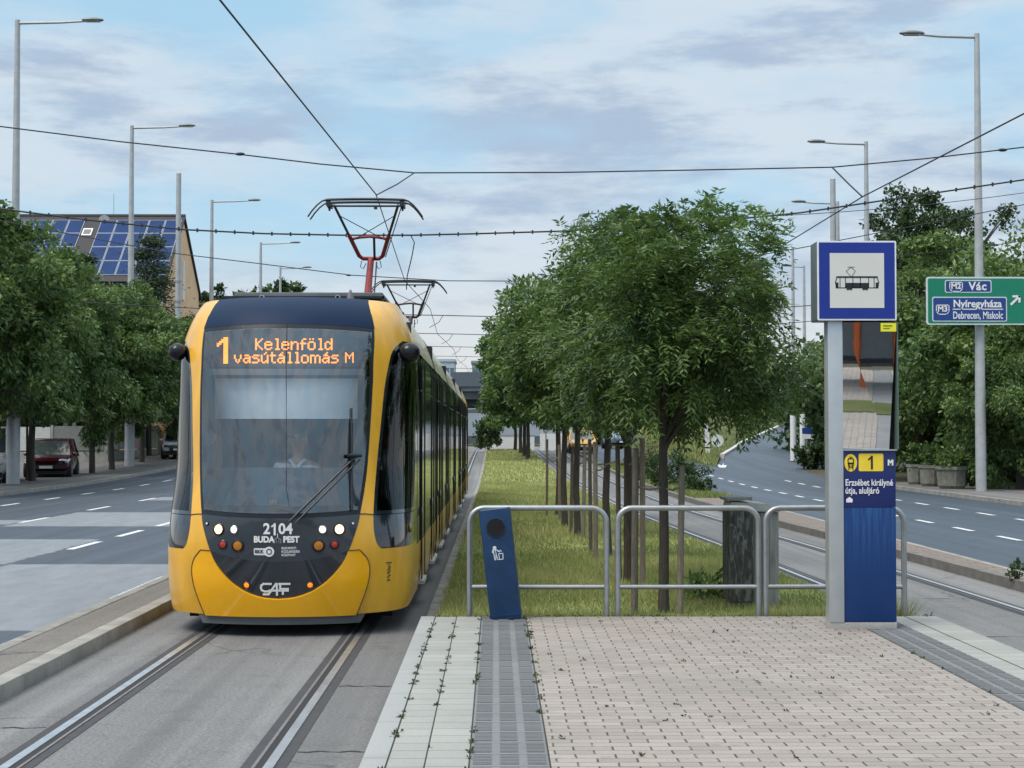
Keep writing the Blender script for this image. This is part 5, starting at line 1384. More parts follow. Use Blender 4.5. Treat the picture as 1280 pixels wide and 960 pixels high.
# bushes on the verge
def bush(loc, rad, label, seed, n=2500, mat=None, name='bush', l=.12, w=.03, grp=None):
    root = empty(name, loc, label, 'bush', grp); V, T, C = leaves(n, (0,0,rad[2]*.8), rad, seed, l=l, w=w, droop=-.3, ncl=45, clump=.3, shell=.4)
    quads_mesh('foliage', V, T, mat or M_leaf_c, root); 
    mb = MB()
    for k in range(6):
        a = k*1.05; mb.tube([(0,0,-.05),(math.cos(a)*rad[0]*.4, math.sin(a)*rad[1]*.4, rad[2]*.9)], [.02,.006], 5)
    mb.build('stems', M_bark, root); return root
M_leaf_br = leafmat('brownish_bush_leaves', (.05,.05,.02), (.17,.14,.06), .2)
bush((mx_(843,56), 56, H(56)+.06), (1.25,.9,.62), 'low dark bush on the verge right of the nearest tree trunk', 101, 3500, M_leaf_c)
bush((mx_(808,62), 62, H(62)+.06), (.9,.8,.75), 'brownish bush on the verge between the tree trunks', 102, 2600, M_leaf_br)
bush((mx_(868,52), 52, .06), (.6,.6,.28), 'small low tuft at the near end of the verge', 103, 1200, M_leaf_c)
bush((mx_(880,17.2), 17.2, .12), (.36,.28,.16), 'small leafy weed clump on the grass left of the grey cabinet', 104, 420, M_leaf_b, l=.09, w=.02)
bush((mx_(1270,19.6), 19.6, .1), (.10,.10,.14), 'tiny weed growing on the right kerb strip', 105, 140, M_leaf_c, l=.07, w=.015)
bush((mx_(1020,78), 78, H(78)), (1.1,.9,.7), 'dark bush at the foot of the thick trunk by the blue sign', 106, 2500, M_leaf_c, l=.2, w=.06)

# ================================================================== LAMPS, MASTS
G_LL = 'tall street lamps along the left pavement'; G_RL = 'street lamps along the right pavement'
M_lum = pmat('luminaire_grey', (.20,.21,.22), .45, .4)
def lamp_post(name, loc, h, arm, sgn, label, group, r=.14, rb=.2):
    root = empty(name, loc, label, 'street lamp', group)
    MB().tube([(0,0,-.1),(0,0,2.9),(0,0,3.0),(0,0,h*.55),(0,0,h)], [rb, rb, r*1.05, r*.85, r*.55], 14).build('pole', M_pole, root, smooth=True)
    MB().tube([(0,0,h-.12),(sgn*arm*.5,0,h-.09),(sgn*(arm-.55),0,h-.03)], [.055,.045,.04], 8).build('arm', M_pole, root, smooth=True)
    mb = MB(); mb.sphere((sgn*(arm-.35),0,h+.01), (.42,.15,.09), 16, 8); mb.v = [(x, y, max(z, h-.045)) for x, y, z in mb.v]; lum = mb.build('luminaire', M_lum, root, smooth=True)
    mb = MB(); mb.bb(sgn*(arm-.35)-.26, sgn*(arm-.35)+.26, -.1, .1, h-.06, h-.046); mb.build('lamp_glass', pmat('lamp_glass_pale', (.5,.5,.48), .2), lum)
    return root
ll = [(22,58.7,25,128,'largest street lamp, at the left edge of the picture'),(165,78,157,243,'street lamp standing before the solar panels of the house'),(265,102,250,325,'street lamp just right of the yellow gable'),(326,125,303,375,'street lamp seen behind the tram roof, fourth from the left'),(350.5,142,334,389,'smaller street lamp behind the tram roof, fifth from the left'),(366,162,359,384,'tiny farthest street lamp above the tram roof')]
for px, Y, py, pe, lab in ll:
    p = at(px, py, Y); zb = H(Y)+.12; lamp_post('street_lamp', (p.x, Y, zb), p.z-zb, (pe-px)*Y/F, 1, lab, G_LL, r=.17, rb=.24)
rl = [(1221,51,42,1125,'tall street lamp on the right carrying the green direction sign'),(1082.5,71.5,177,1010,'street lamp rising behind the tram stop sign'),(1047,89,252,990,'street lamp left of the tram stop sign, beside a bare mast'),(991,111,310,964,'small distant street lamp between the big crown and the stop sign'),(1005,124,332,978,'smallest street lamp right beside another distant one'),(678.5,150,343,672,'far lamp post just clearing the left shoulder of the median crowns')]
for px, Y, py, pe, lab in rl:
    p = at(px, py, Y); zb = H(Y)+.1; lamp_post('street_lamp', (p.x, Y, zb), p.z-zb, (px-pe)*Y/F, -1, lab, G_RL, r=.155, rb=.17)
def mast(px, Y, py, lab, r=.15, zb=None):
    p = at(px, py, Y); zb = H(Y)+.1 if zb is None else zb
    root = empty('catenary_mast', (p.x, Y, zb), lab, 'mast', 'masts holding the overhead wires')
    h = p.z-zb
    MB().tube([(0,0,-.1),(0,0,3.),(0,0,3.01),(0,0,h*.75),(0,0,h)], [r*1.5, r*1.5, r*1.15, r, r*.9], 14).build('pole', M_pole, root, smooth=True)
    mb = MB()
    for zz_ in (h*.55, h*.62): mb.lathe([(r*1.22,zz_-.06),(r*1.22,zz_+.06)], n=14)
    mb.build('clamp', M_steel, root); MB().lathe([(r*.95,h),(r*.5,h+.06),(.01,h+.08)], n=14).build('cap', M_pole, root)
    return root
mast(223.5, 89, 217, 'bare pale mast in front of the yellow gable wall')
mast(1041, 80, 224, 'bare mast just left of the tram stop sign', .15)
mast(161.5, 78.8, 470, 'thick white mast base under the left trees', .24) if False else None
# masts beyond the frame carrying the near span wires
for s, x, Y in ((-1,-17.9,26.),(-1,-17.9,36.),(-1,-17.9,45.5),(1,15.4,26.),(1,15.4,36.),(1,15.6,45.5)):
    root = empty('catenary_mast', (x, Y, .1), 'catenary mast just outside the view holding the near span wires', 'mast', 'masts holding the overhead wires')
    MB().tube([(0,0,-.1),(0,0,9.5)], [.2,.13], 12).build('pole', M_pole, root, smooth=True)

# ================================================================== WIRES
G_SP = 'span wires crossing the avenue'
def sag_pts(a, b, sag, n=16):
    a = Vector(a); b = Vector(b); return [a+(b-a)*t/n-Vector((0,0,sag*4*(t/n)*(1-t/n))) for t in range(n+1)]
def wire(name, pts, r, label, group=None, ins=(), clips=None):
    mw = MB().tube(pts, r, 6)
    if clips:
        acc_ = 0; pv = [Vector(p) for p in pts]
        for a, b in zip(pv[:-1], pv[1:]):
            d = (b-a).length; t = 0
            while acc_+(d-t) >= clips:
                t += clips-acc_; acc_ = 0; mw.box(a+(b-a)*(t/d), (.035,.05,.085))
            acc_ += d-t
    root = mw.build(name, M_wire, None, smooth=True); tag(root, label, 'wire', group)
    for p in ins: 
        mb = MB(); mb.sphere(p, (.08,.028,.028), 10, 8); mb.build('insulator', M_dark, root, smooth=True)
    return root
W = lambda px, py, Y: at(px, py, Y)
# span 1 at Y=26
s1 = [(-17.9,26,8.6), W(0,158,26), W(150,177,26), W(300,193,26), W(400,205,26), W(518,216,26), W(700,215.5,26), W(870,212.5,26), W(1040,209,26), W(1160,198,26), W(1280,184,26), (15.4,26,8.4)]
w1 = wire('span_wire', s1, .011, 'span wire highest across the picture, from the left edge over both tracks', G_SP, [W(300,192.5,26), W(1253,187.5,26)])
tag(MB().tube([W(518,216,26), W(497,230,25.6), W(470,244,25.2)], .010, 6).build('pull_off_arm', M_wire), 'short pull-off wire joining the highest span wire to the tram contact wire', 'wire', 'pull-off arms')
tag(MB().tube([W(1040,209,26), W(1062,231,25.5), W(1078,246,25.)], .013, 6).build('pull_off_arm', M_wire), 'pull-off wire right of the crown holding the second track contact wire', 'wire', 'pull-off arms')
# feeder cable with clips at Y=36
s2 = [(-17.9,36,8.4), W(0,261,36), W(110,275,36), W(230,287,36), W(330,292,36), W(430,294,36), W(515,294,36), W(600,292,36), W(700,289,36), W(750,286,36), W(870,279,36), W(1000,266,36), (15.4,36,8.2)]
wire('feeder_cable', s2, .019, 'thick feeder cable with small clips crossing behind the first pantograph', None, (), .42)
tag(MB().tube([W(513,293.5,36), W(518,303,36), W(515,320,36.3), W(509,345,36.8), W(508,362,37)], .012, 6).build('feeder_drop', M_wire, None, smooth=True), 'curved drop lead hanging from the feeder cable by the second pantograph', 'wire')
# span 3
s3 = [(-17.9,45.5,8.6), W(0,276,45.5), W(212,316,45.5), W(320,329,45.5), W(440,344,45.5), W(560,351,45.5), W(680,351.5,45.5), W(800,345,45.5), W(1000,310,45.5), (15.6,45.5,8.6)]
wire('span_wire', s3, .013, 'thin span wire running behind the first pantograph and the lamp posts', G_SP, [W(436,344,45.5)])
def lamp_span(Y, xl, zl, xr, zr, zm, lab, both=True):
    c2 = cx2(Y); m1 = Vector((-1.95, Y, zm)); m2 = Vector((c2, Y, zm))
    pts = sag_pts((xl,Y,zl), m1, .12, 6)+sag_pts(m1, m2, .05, 3)[1:]+sag_pts(m2, (xr,Y,zr), .12, 6)[1:]
    wire('span_wire', pts, .016, lab, G_SP)
    tag(MB().tube([m1, m1+Vector((-.15,0,-.25)), m1+Vector((-.5,0,-.45))], .012, 5).build('pull_off_arm', M_wire), 'far pull-off arm over the left track', 'wire', 'pull-off arms')
for Y, lab in ((58.7,'span wire from the largest left lamp post, low over the crowns'),(72,'span wire behind the tram roof, third from the overpass'),(89,'span wire from the bare mast by the yellow gable'),(106,'span wire just before the overpass'),(126,'farthest span wire, seen against the overpass')):
    lamp_span(Y, -17.9, 6.95+H(Y), 16.5, 7.1+H(Y), 6.3+H(Y), lab)
# contact wires
c1p = [Vector((-2.7,3,5.75)), W(275,0,13.65), W(470,243,25.2)]; c1p[0] = c1p[1]-(c1p[2]-c1p[1])*.9
c1p += [W(506,351,37.2), Vector((-1.9,46,5.55)), Vector((-2.15,58.7,5.62+H(58.7))), Vector((-1.9,72,5.6+H(72))), Vector((-2.15,89,5.6+H(89))), Vector((-1.95,106,5.6+H(106))), Vector((-2.1,126,5.6+H(126)))]
wire('contact_wire', c1p, .0095, 'contact wire over the left track, sloping down to the pantographs')
c2p = [W(1280,142,19.), W(1078,246,25.), W(980,306,31.5)]; c2p = [c2p[0]-(c2p[1]-c2p[0])*1.8]+c2p+[Vector((cx2(y)+.1*(-1)**k, y, 5.6+H(y))) for k, y in enumerate((46,58.7,72,89,106,126))]
wire('contact_wire', c2p, .0105, 'contact wire over the right track, rising to the right edge')
tag(MB().tube(sag_pts(W(924,272,40), W(1280,241,48), .1, 10), .010, 5).build('stay_wire', M_wire), 'faint thin wire crossing behind the tall airy tree', 'wire', 'faint wires on the right')
tag(MB().tube(sag_pts(W(1095,322,58), W(1280,301,52), .05, 10), .012, 5).build('stay_wire', M_wire), 'short wire between the tall airy tree and the right edge', 'wire', 'faint wires on the right')
# ================================================================== DIRECTION SIGN
GY = 50.6
sx0, sx1 = at(1158,375,GY).x, at(1283,375,GY).x; sz0, sz1 = at(1158,406,GY).z, at(1158,346,GY).z
root = empty('direction_sign', ((sx0+sx1)/2, GY, sz0), 'green motorway direction sign with two blue panels and an arrow', 'road sign')
w = (sx1-sx0)/2; h = sz1-sz0
M_sg = pmat('sign_green', (.004,.21,.125), .4, 0, .05); M_sb = pmat('motorway_blue', (.014,.055,.24), .4, 0, .05); M_sw = pmat('sign_white_line', (.62,.70,.70), .45)
def rp(name, x0, x1, z0, z1, y, mat, par, r=.06):
    mb = MB(); mb.prism(rrect(x0, x1, z0, z1, r), 'y', y-.004, y); return mb.build(name, mat, par)
mb = MB(); mb.prism(rrect(-w, w, 0, h, .08), 'y', .0, .05); board = mb.build('board', M_sw, root)
rp('green_field', -w+.05, w-.05, .05, h-.05, -.002, M_sg, root)
X = lambda px: at(px, 375, GY).x-(sx0+sx1)/2
Z = lambda py: at(1220, py, GY).z-sz0
p1 = rp('blue_panel_border', X(1181), X(1239.5), Z(366), Z(350), -.008, M_sw, root); rp('blue_panel', X(1181)+.035, X(1239.5)-.035, Z(366)+.035, Z(350)-.035, -.014, M_sb, root, .04)
rp('blue_panel_border', X(1165), X(1258.5), Z(402), Z(371), -.008, M_sw, root); rp('blue_panel', X(1165)+.035, X(1258.5)-.035, Z(402)+.035, Z(371)-.035, -.014, M_sb, root, .04)
mb = MB(); y_ = -.022
text_mb(mb, 'Vác', .36, X(1222), y_, Z(358.2), .010, spacing=1.1); text_mb(mb, 'M2', .25, X(1195), y_, Z(358), .008)
text_mb(mb, 'Nyíregyháza', .33, X(1221.5), y_, Z(380), .008, sx=.95); text_mb(mb, 'Debrecen, Miskolc', .33, X(1222), y_, Z(394.5), .005, sx=.64); text_mb(mb, 'M3', .25, X(1178), y_, Z(386.5), .008)
stroke(mb, [(X(1191), Z(386.6)), (X(1253), Z(386.6))], .03, y_)
for cx_, cz_ in ((X(1195), Z(358.5)), (X(1178), Z(387))):
    stroke(mb, [(cx_-.20,cz_+.14),(cx_+.20,cz_+.14),(cx_+.20,cz_-.07),(cx_+.12,cz_-.15),(cx_-.12,cz_-.15),(cx_-.20,cz_-.07),(cx_-.20,cz_+.14)], .028, y_-.001)
stroke(mb, [(X(1264), Z(380)), (X(1273.5), Z(371))], .075, y_); stroke(mb, [(X(1266.5), Z(370.5)), (X(1274), Z(370.5)), (X(1274), Z(377))], .07, y_-.001)
mb.build('lettering', M_text, root, fix=False)
mb = MB()
for zz_ in (h*.25, h*.75): mb.bb(-w*.8, w*.8, .05, .10, zz_-.04, zz_+.04); mb.bb(-.3, .3, .10, .45, zz_-.03, zz_+.03)
mb.build('bracket', M_steel, root)

# ================================================================== HOUSE WITH SOLAR PANELS
hx1 = at(224,350,100).x; Yf_, Yb_ = 96.4, 107.; xr = -19.9; xl = -30.5; ze = 11.4; zr = 15.7; ym = (Yf_+Yb_)/2
M_wy = pmat('house_yellow', (.80,.53,.31), .9, 0, .1, 1.2); M_tile = pmat('roof_tiles', (.045,.043,.048), .8, 0, .3, 3, bump=.5, bscale=12)
root = empty('house', ((xl+xr)/2, ym, 0), 'yellow gabled house with a dark roof covered in blue solar panels', 'house')
ox, oy = (xl+xr)/2, ym
mb = MB(); prof = [(Yf_-oy,0),(Yb_-oy,0),(Yb_-oy,ze),(0,zr-.12),(Yf_-oy,ze)]; mb.prism(prof, 'x', xl-ox, xr-ox); mb.build('wall', M_wy, root)
def roofp(s, t0, t1, off, x0, x1, th=.02):   # slab on the slope; s=-1 front
    dy = (Yb_-Yf_)/2; sl = Vector((0, s*dy, -(zr-ze))); n = Vector((0, s*(zr-ze), dy)).normalized(); a = Vector((0,0,zr))
    P = []
    for x in (x0, x1):
        for t in (t0, t1):
            for o_ in (off, off+th):
                p = a+sl*t+n*o_; P.append((x, p.y, p.z))
    mb_ = MB(); mb_.add(P, [(0,2,3,1),(4,5,7,6),(0,1,5,4),(2,6,7,3),(0,4,6,2),(1,3,7,5)]); return mb_
rf = None
for s in (-1, 1):
    r_ = roofp(s, -.02, 1.09, .0, xl-ox-.3, xr-ox+.12, .16).build('roof', M_tile, root); rf = rf or r_
mb = MB(); mb.tube([(xl-ox-.3,0,zr+.18),(xr-ox+.12,0,zr+.18)], .12, 8); mb.build('ridge', M_tile, rf)
M_pv = pmat('solar_cells', (.008,.036,.13), .5, 0, .3, .8, spec=.12); M_pvf = pmat('solar_frame', (.30,.33,.37), .5, .4)
W_pv = 1.02; k = 0
for seg in ((-10.35, 3), (-5.28, 4)):
    for c in range(seg[1]+1):
        for r in range(4):
            x0 = (xr-ox)+.2+seg[0]+c*W_pv; t0 = .07+r*.232
            f_ = roofp(-1, t0, t0+.228, .17, x0, x0+W_pv-.03, .03).build('solar_panel', M_pvf, root)
            roofp(-1, t0+.006, t0+.221, .203, x0+.04, x0+W_pv-.07, .004).build('cells', M_pv, f_)
rw = roofp(-1, .22, .34, .17, xr-ox-6.0, xr-ox-5.4, .05).build('roof_window', M_white, root)
roofp(-1, .24, .32, .225, xr-ox-5.93, xr-ox-5.47, .004).build('pane', M_sideg, rw)
mb = MB(); mb.bb(xr-ox+.0, xr-ox+.06, -.35, .25, ze-.9, ze+1.6); gw = mb.build('window', M_white, root); mb = MB(); mb.bb(xr-ox+.061, xr-ox+.065, -.28, .18, ze-.83, ze+1.53); mb.build('pane', M_sideg, gw)
mb = MB(); mb.bb(xl-ox, xr-ox, Yf_-oy-.55, Yf_-oy-.35, ze-.55, ze-.35); mb.build('gutter', M_dark, root)
for k in range(4):
    x = xl-ox+1.5+k*2.6; mb = MB(); mb.bb(x, x+1.1, Yf_-oy-.05, Yf_-oy-.0, 8.4, 10.0); wf = mb.build('window', M_white, root); mb = MB(); mb.bb(x+.08, x+1.02, Yf_-oy-.054, Yf_-oy-.051, 8.48, 9.92); mb.build('pane', M_sideg, wf)
c = at(129,275,101); mb = MB(); mb.lathe([(.36,-.05),(.35,0),(.2,.03),(.02,.04)], (c.x-ox, -.4, c.z), 20, 'y'); di = mb.build('satellite_dish', pmat('dish_grey', (.35,.36,.37), .6), root); MB().tube([(c.x-ox,-.35,zr),(c.x-ox,-.35,c.z)], .03, 6).build('dish_pole', M_steel, di)
c = at(139,240,101); MB().tube([(c.x-ox,0,zr),(c.x-ox,0,c.z)], .018, 6).build('aerial', M_steel, root)
# steel flue on left
c = at(35,290,96); root = empty('flue_pipe', (c.x, 95.5, 0), 'short fat metal flue beside the roof at the far left', 'flue')
MB().tube([(0,0,0),(0,0,c.z-.6)], .30, 14).build('pipe', M_steel, root, smooth=True); MB().lathe([(.42,c.z-.6),(.42,c.z+.1),(.2,c.z+.35),(.02,c.z+.4)], n=16).build('cowl', M_steel, root, smooth=True)
# small lower house beyond the gable
root = empty('house', (at(262,365,125).x, 125, 0), 'lower pale house with a red-brown roof, hidden right behind the yellow one', 'house')
MB().prism([(-2.2,0),(2.2,0),(2.2,10.6),(0,12.6),(-2.2,10.6)], 'y', -2, 5).build('wall', pmat('pale_render', (.55,.42,.28), .9), root)
MB().prism([(-2.5,10.5),(0,12.75),(2.5,10.5),(2.5,10.8),(0,13.05),(-2.5,10.8)], 'y', -2.3, 5.3).build('roof', M_tile, root)

# ================================================================== FENCES ON THE LEFT
def fence_wall(x0, y0, x1, y1, h, label, panels, mat=M_conc):
    root = empty('boundary_wall', (x0, y0, .1), label, 'wall', 'garden walls along the left pavement'); d = Vector((x1-x0, y1-y0, 0)); L_ = d.length; rz = math.atan2(d.y, d.x); root.rotation_euler = (0,0,rz)
    MB().bb(0, L_, 0, .15, 0, h*.42).build('wall', M_conc, root)
    n = max(2, int(L_/2.4))
    for i in range(n): MB().bb(L_*i/n+.04, L_*(i+1)/n-.12, .03, .10, h*.42+.05, h-.05*(i % 2)).build('panel', panels[i % len(panels)], root)
    for i in range(n+1): MB().bb(L_*i/n-.1, L_*i/n+.03, .0, .15, h*.42, h+.05).build('post', mat, root)
P1 = pmat('grey_panel', (.22,.23,.23), .8); P2 = pmat('white_panel', (.58,.59,.58), .7); P3 = pmat('pale_pink_panel', (.5,.33,.32), .8); P4 = pmat('cream_panel', (.5,.5,.36), .8)
fence_wall(-34, 82.5, -20.4, 84, 2.3, 'grey panelled garden wall behind the parked maroon car', [P1, P1, P1, P2])
fence_wall(-20.3, 84, -19.8, 150, 2.4, 'pale garden wall running away along the left pavement', [P2, P2, P3, P1, P4])
# ================================================================== CARS
def car(name, label, paint, loc, rz, kind='suv', group=None, cat='car', lit=False, plate=True):
    root = empty(name, loc, label, cat, group, rz)
    L_, Wd, Ht, belt, hood = {'suv': (4.4,1.84,1.66,.98,.98), 'hatch': (4.1,1.76,1.48,.90,.86), 'van': (5.2,1.95,2.05,1.15,1.15)}[kind]
    hl = L_/2; hw = Wd/2
    # lower body: stations along length (front = -y)
    st = [(-hl,.62,.80),(-hl+.12,.42,.93),(-hl+.55,.30,.97),(-hl+1.2,.28,1.),(0,.26,1.),(hl-.9,.28,1.),(hl-.25,.32,.97),(hl,.50,.90)]
    top = {'suv':[.70,.86,.93,.98,.98,.99,1.0,.88], 'hatch':[.60,.74,.83,.90,.91,.94,.96,.84], 'van':[.80,1.0,1.12,1.18,1.18,1.18,1.18,1.05]}[kind]
    mb = MB(); ring = []
    for (y, zb, wf), zt in zip(st, top):
        wv = hw*wf; ring.append([(-wv*.86,y,zb),(-wv*.97,y,zb+.12),(-wv,y,(zb+zt)/2+.02),(-wv*.97,y,zt-.10),(-wv*.90,y,zt),(0,y,zt+.03),(wv*.90,y,zt),(wv*.97,y,zt-.10),(wv,y,(zb+zt)/2+.02),(wv*.97,y,zb+.12),(wv*.86,y,zb)])
    n = 11; vs = [p for r in ring for p in r]; fs = []
    for i in range(len(ring)-1):
        for k in range(n): fs.append((i*n+k, i*n+(k+1)%n, (i+1)*n+(k+1)%n, (i+1)*n+k))
    fs += [tuple(range(n)), tuple(range((len(ring)-1)*n, len(ring)*n))]
    mb.add(vs, fs); mb.build('body', paint, root, smooth=True)
    # greenhouse
    if kind == 'van': gs = [(-hl+.75,1.10,1.12,.93),(-hl+1.45,1.14,Ht,.86),(hl-.25,1.14,Ht,.88),(hl-.05,1.05,Ht-.25,.90)]
    else: gs = [(-hl+1.25,belt-.06,belt-.02,.90),(-hl+2.0,belt-.05,Ht-.06,.76),(.3,belt-.05,Ht,.77),(hl-.75,belt-.05,Ht-.05,.76),(hl-.12,belt-.06,belt+.05,.84)]
    def gh(sc, zo, mat, nm, par):
        mb = MB(); vs = []
        for y, z0_, z1_, wf in gs:
            wb = hw*.93*sc; wt = hw*wf*sc; vs += [(-wb,y,z0_),(-wt,y,z1_+zo),(wt,y,z1_+zo),(wb,y,z0_)]
        fs = []
        for i in range(len(gs)-1):
            for k in range(3): fs.append((i*4+k, i*4+k+1, (i+1)*4+k+1, (i+1)*4+k))
        fs += [(0,1,2,3), tuple(range((len(gs)-1)*4, len(gs)*4))]
        mb.add(vs, fs); return mb.build(nm, mat, par)
    g = gh(1., 0, M_sideg, 'windows', root)
    # roof and pillars
    mb = MB(); i0, i1 = 1, len(gs)-2
    mb.prism([(gs[i0][0]-.05,gs[i0][2]-.01),(gs[i1][0]+.1,gs[i1][2]-.01),(gs[i1][0]+.05,gs[i1][2]+.03),((gs[i0][0]+gs[i1][0])/2,max(gs[i0][2],gs[i1][2])+.045),(gs[i0][0],gs[i0][2]+.03)], 'x', -hw*.78, hw*.78); rf = mb.build('roof', paint, root, bevel=.01)
    for s in (-1, 1):
        mb = MB()
        for a, b in ((0,1),(len(gs)-1,len(gs)-2)):
            mb = MB(); mb.tube([(s*hw*.93*1.0,gs[a][0],gs[a][1]),(s*hw*gs[b][3],gs[b][0],gs[b][2])], .045, 6); mb.build('pillar', paint, root)
        mb = MB(); ym_ = (gs[i0][0]+gs[i1][0])/2+.1; mb.tube([(s*hw*.935,ym_,belt-.04),(s*hw*.775,ym_,gs[i0][2])], .045, 6)
        mb.build('pillar', paint, root)
    for y in (-hl+.85, hl-.82):
        for s in (-1, 1):
            R_ = .35 if kind != 'hatch' else .31
            wh = MB().lathe([(R_*.6,-.02),(R_,.0),(R_,.2),(R_*.9,.22)], (s*(hw-.08)-.11, y, R_), 22, 'x').build('wheel', M_black, root, smooth=True)
            MB().lathe([(R_*.62,0),(R_*.6,.235),(R_*.2,.25)], (s*(hw-.08)-.12, y, R_), 10, 'x').build('rim', pmat('alloy', (.3,.3,.31), .35, .8), wh)
            MB().lathe([(R_*1.16,0),(R_*1.16,.21)], (s*(hw-.10)-.105, y, R_+.01), 22, 'x').build('wheel_arch', M_black, root)
    for s in (-1, 1):
        MB().sphere((s*hw*.70,-hl+.10,.66 if kind == 'hatch' else .74), (.20,.10,.09), 12, 8).build('headlight', emat('lit_headlamp', (1,.8,.52), 9.) if lit else pmat('clear_lens', (.55,.57,.6), .1, 0, coat=1.), root, smooth=True)
        MB().sphere((s*hw*.78,hl-.06,.80), (.16,.07,.10), 12, 8).build('tail_light', M_redl, root, smooth=True)
        MB().sphere((s*(hw+.06),-hl+1.55,belt+.03), (.11,.06,.08), 10, 8).build('door_mirror', paint, root, smooth=True)
    MB().bb(-hw*.5, hw*.5, -hl-.012, -hl+.05, .42, .60).build('grille', M_black, root)
    if plate:
        MB().bb(-.26, .26, -hl-.02, -hl-.013, .44, .55).build('number_plate', M_white, root); MB().bb(-.26, .26, hl-.0, hl+.012, .60, .71).build('number_plate', M_white, root)
    MB().bb(-hw*.84, hw*.84, -hl+.1, hl-.1, .20, .34).build('sill', M_black, root)
    return root
car('parked_car', 'dark maroon off-road car parked on the left pavement under the trees', pmat('maroon_paint', (.10,.012,.022), .2, .2, .1, coat=1.), (at(56,580,66.4).x, 67.5, .12), math.radians(9), 'suv', 'cars parked on the left pavement')
car('parked_car', 'white car seen between the last trunk and the tram nose', pmat('white_paint_car', (.72,.74,.77), .25, 0, .05, coat=1.), (at(221,580,88).x, 89, H(89)+.12), math.radians(8), 'suv', 'cars parked on the left pavement')
car('parked_van', 'white van cut off by the left picture edge', pmat('white_paint_car', (.72,.74,.77), .25), (at(-33,580,60).x, 61.5, .12), math.radians(12), 'van', 'cars parked on the left pavement', 'van')
M_taxi = pmat('taxi_yellow', (.82,.40,.01), .3, 0, .05, coat=.8)
tr = car('taxi', 'yellow taxi coming up beyond the tree trunks', M_taxi, (at(728,560,100).x, 102, H(100)), math.radians(4), 'hatch', None, 'car')
MB().bb(-.28, .28, -.35, -.15, 1.52, 1.66).build('roof_sign', M_taxi, tr, bevel=.02)
car('car', 'bright yellow car far away right of the trunks', pmat('lemon_paint', (.75,.68,.03), .3, coat=.8), (at(808,545,150).x, 152, 1.0), math.radians(20), 'hatch')
car('car', 'pale blue-grey van far off between the trunks', pmat('blue_grey_paint', (.25,.32,.45), .3, coat=.8), (at(775,545,120).x, 122, .95), math.radians(4), 'van', None, 'van')

# ================================================================== SLIP ROAD, EMBANKMENT, FAR THINGS
Lp = [(11.2,79,H(79)-.0),(12.9,90,.72),(14.9,100,.95),(17.9,115,1.35),(26.8,150,2.75),(44,205,4.6)]
mb = MB(); vs = []
for i, (x, y, z) in enumerate(Lp):
    zz_ = z+(.012 if i else -.06); vs += [(x,y,zz_),(x+3.2,y-1.2,zz_),(x+6.6,y-2.6,zz_)]
mb.add(vs, [(i*3+k, i*3+k+1, (i+1)*3+k+1, (i+1)*3+k) for i in range(len(Lp)-1) for k in (0,1)])
o = mb.build('slip_road', M_road2, fix=False); o['kind'] = 'structure'
mb = MB(); vs = []
for x, y, z in Lp[1:]: vs += [(x-.28,y+.1,z+.15),(x-.05,y,z+.15),(x-.05,y,z-.1),(x-.28,y+.1,z-.3)]
mb.add(vs, [(i*4+k, i*4+(k+1)%4, (i+1)*4+(k+1)%4, (i+1)*4+k) for i in range(len(Lp)-2) for k in range(4)]+[(0,1,2,3)]); o = mb.build('kerb', pmat('white_kerb', (.5,.5,.48), .8)); o['kind'] = 'structure'
mb = MB(); vs = [(11.0,80,H(80)),(10.9,81,H(81)),(10.8,82,H(82))]
for i, (x, y, z) in enumerate(Lp[1:]): vs += [(x-.3,y,z+.05),(x-1.8-i*1.2,y+3+i*3,z+.6+i*.55),(x-4.0-i*2.4,y+8+i*5,z-.5)]
mb.add(vs, [(i*3+k, i*3+k+1, (i+1)*3+k+1, (i+1)*3+k) for i in range(len(Lp)-1) for k in (0,1)])
mb.grid(lambda u, k: (Lp[int(k)][0]-.3, Lp[int(k)][1], (Lp[int(k)][2]+.05)*(1-u)-.1*u), [0,1], list(range(len(Lp)))); o = mb.build('embankment', M_turf_g, smooth=True, fix=False); o['kind'] = 'structure'
mb = MB(); vs = []
for i, (x, y, z) in enumerate(Lp): vs += [(x+6.6,y-2.6,z+.0),(x+12,y-4.5,z-.1),(x+40,y-4,z+.4)]
mb.add(vs, [(i*3+k, i*3+k+1, (i+1)*3+k+1, (i+1)*3+k) for i in range(len(Lp)-1) for k in (0,1)]); o = mb.build('verge', M_walk, fix=False); o['kind'] = 'structure'
def slope_grass():
    r = np.random.default_rng(77); n = 9000; t = r.uniform(.2, 4.95, n); i = t.astype(int); f = t-i; A = np.array(Lp)
    P0 = A[i]; P1 = A[np.minimum(i+1, len(Lp)-1)]; b = P0+(P1-P0)*f[:, None]; u = r.random(n)
    x = b[:, 0]-.4-u*(2.0+t*1.3); y = b[:, 1]+u*(3+t*3); z = b[:, 2]+.05+np.minimum(u*2, 1)*(.3+t*.35)-.1
    h = r.uniform(.12, .4, n); a = r.uniform(0, 2*PI, n); w = .03
    V = np.stack([np.stack([x-np.cos(a)*w, y-np.sin(a)*w, z], 1), np.stack([x+np.cos(a)*w, y+np.sin(a)*w, z], 1), np.stack([x+r.normal(0,.1,n), y+r.normal(0,.1,n), z+h], 1)], 1)
    o = quads_mesh('grass', V, np.clip(r.normal(.4, .25, n), 0, 1), M_blade, k=3); tag(o, 'rough grass on the green slope beside the slip road', 'grass', kind='stuff')
slope_grass()
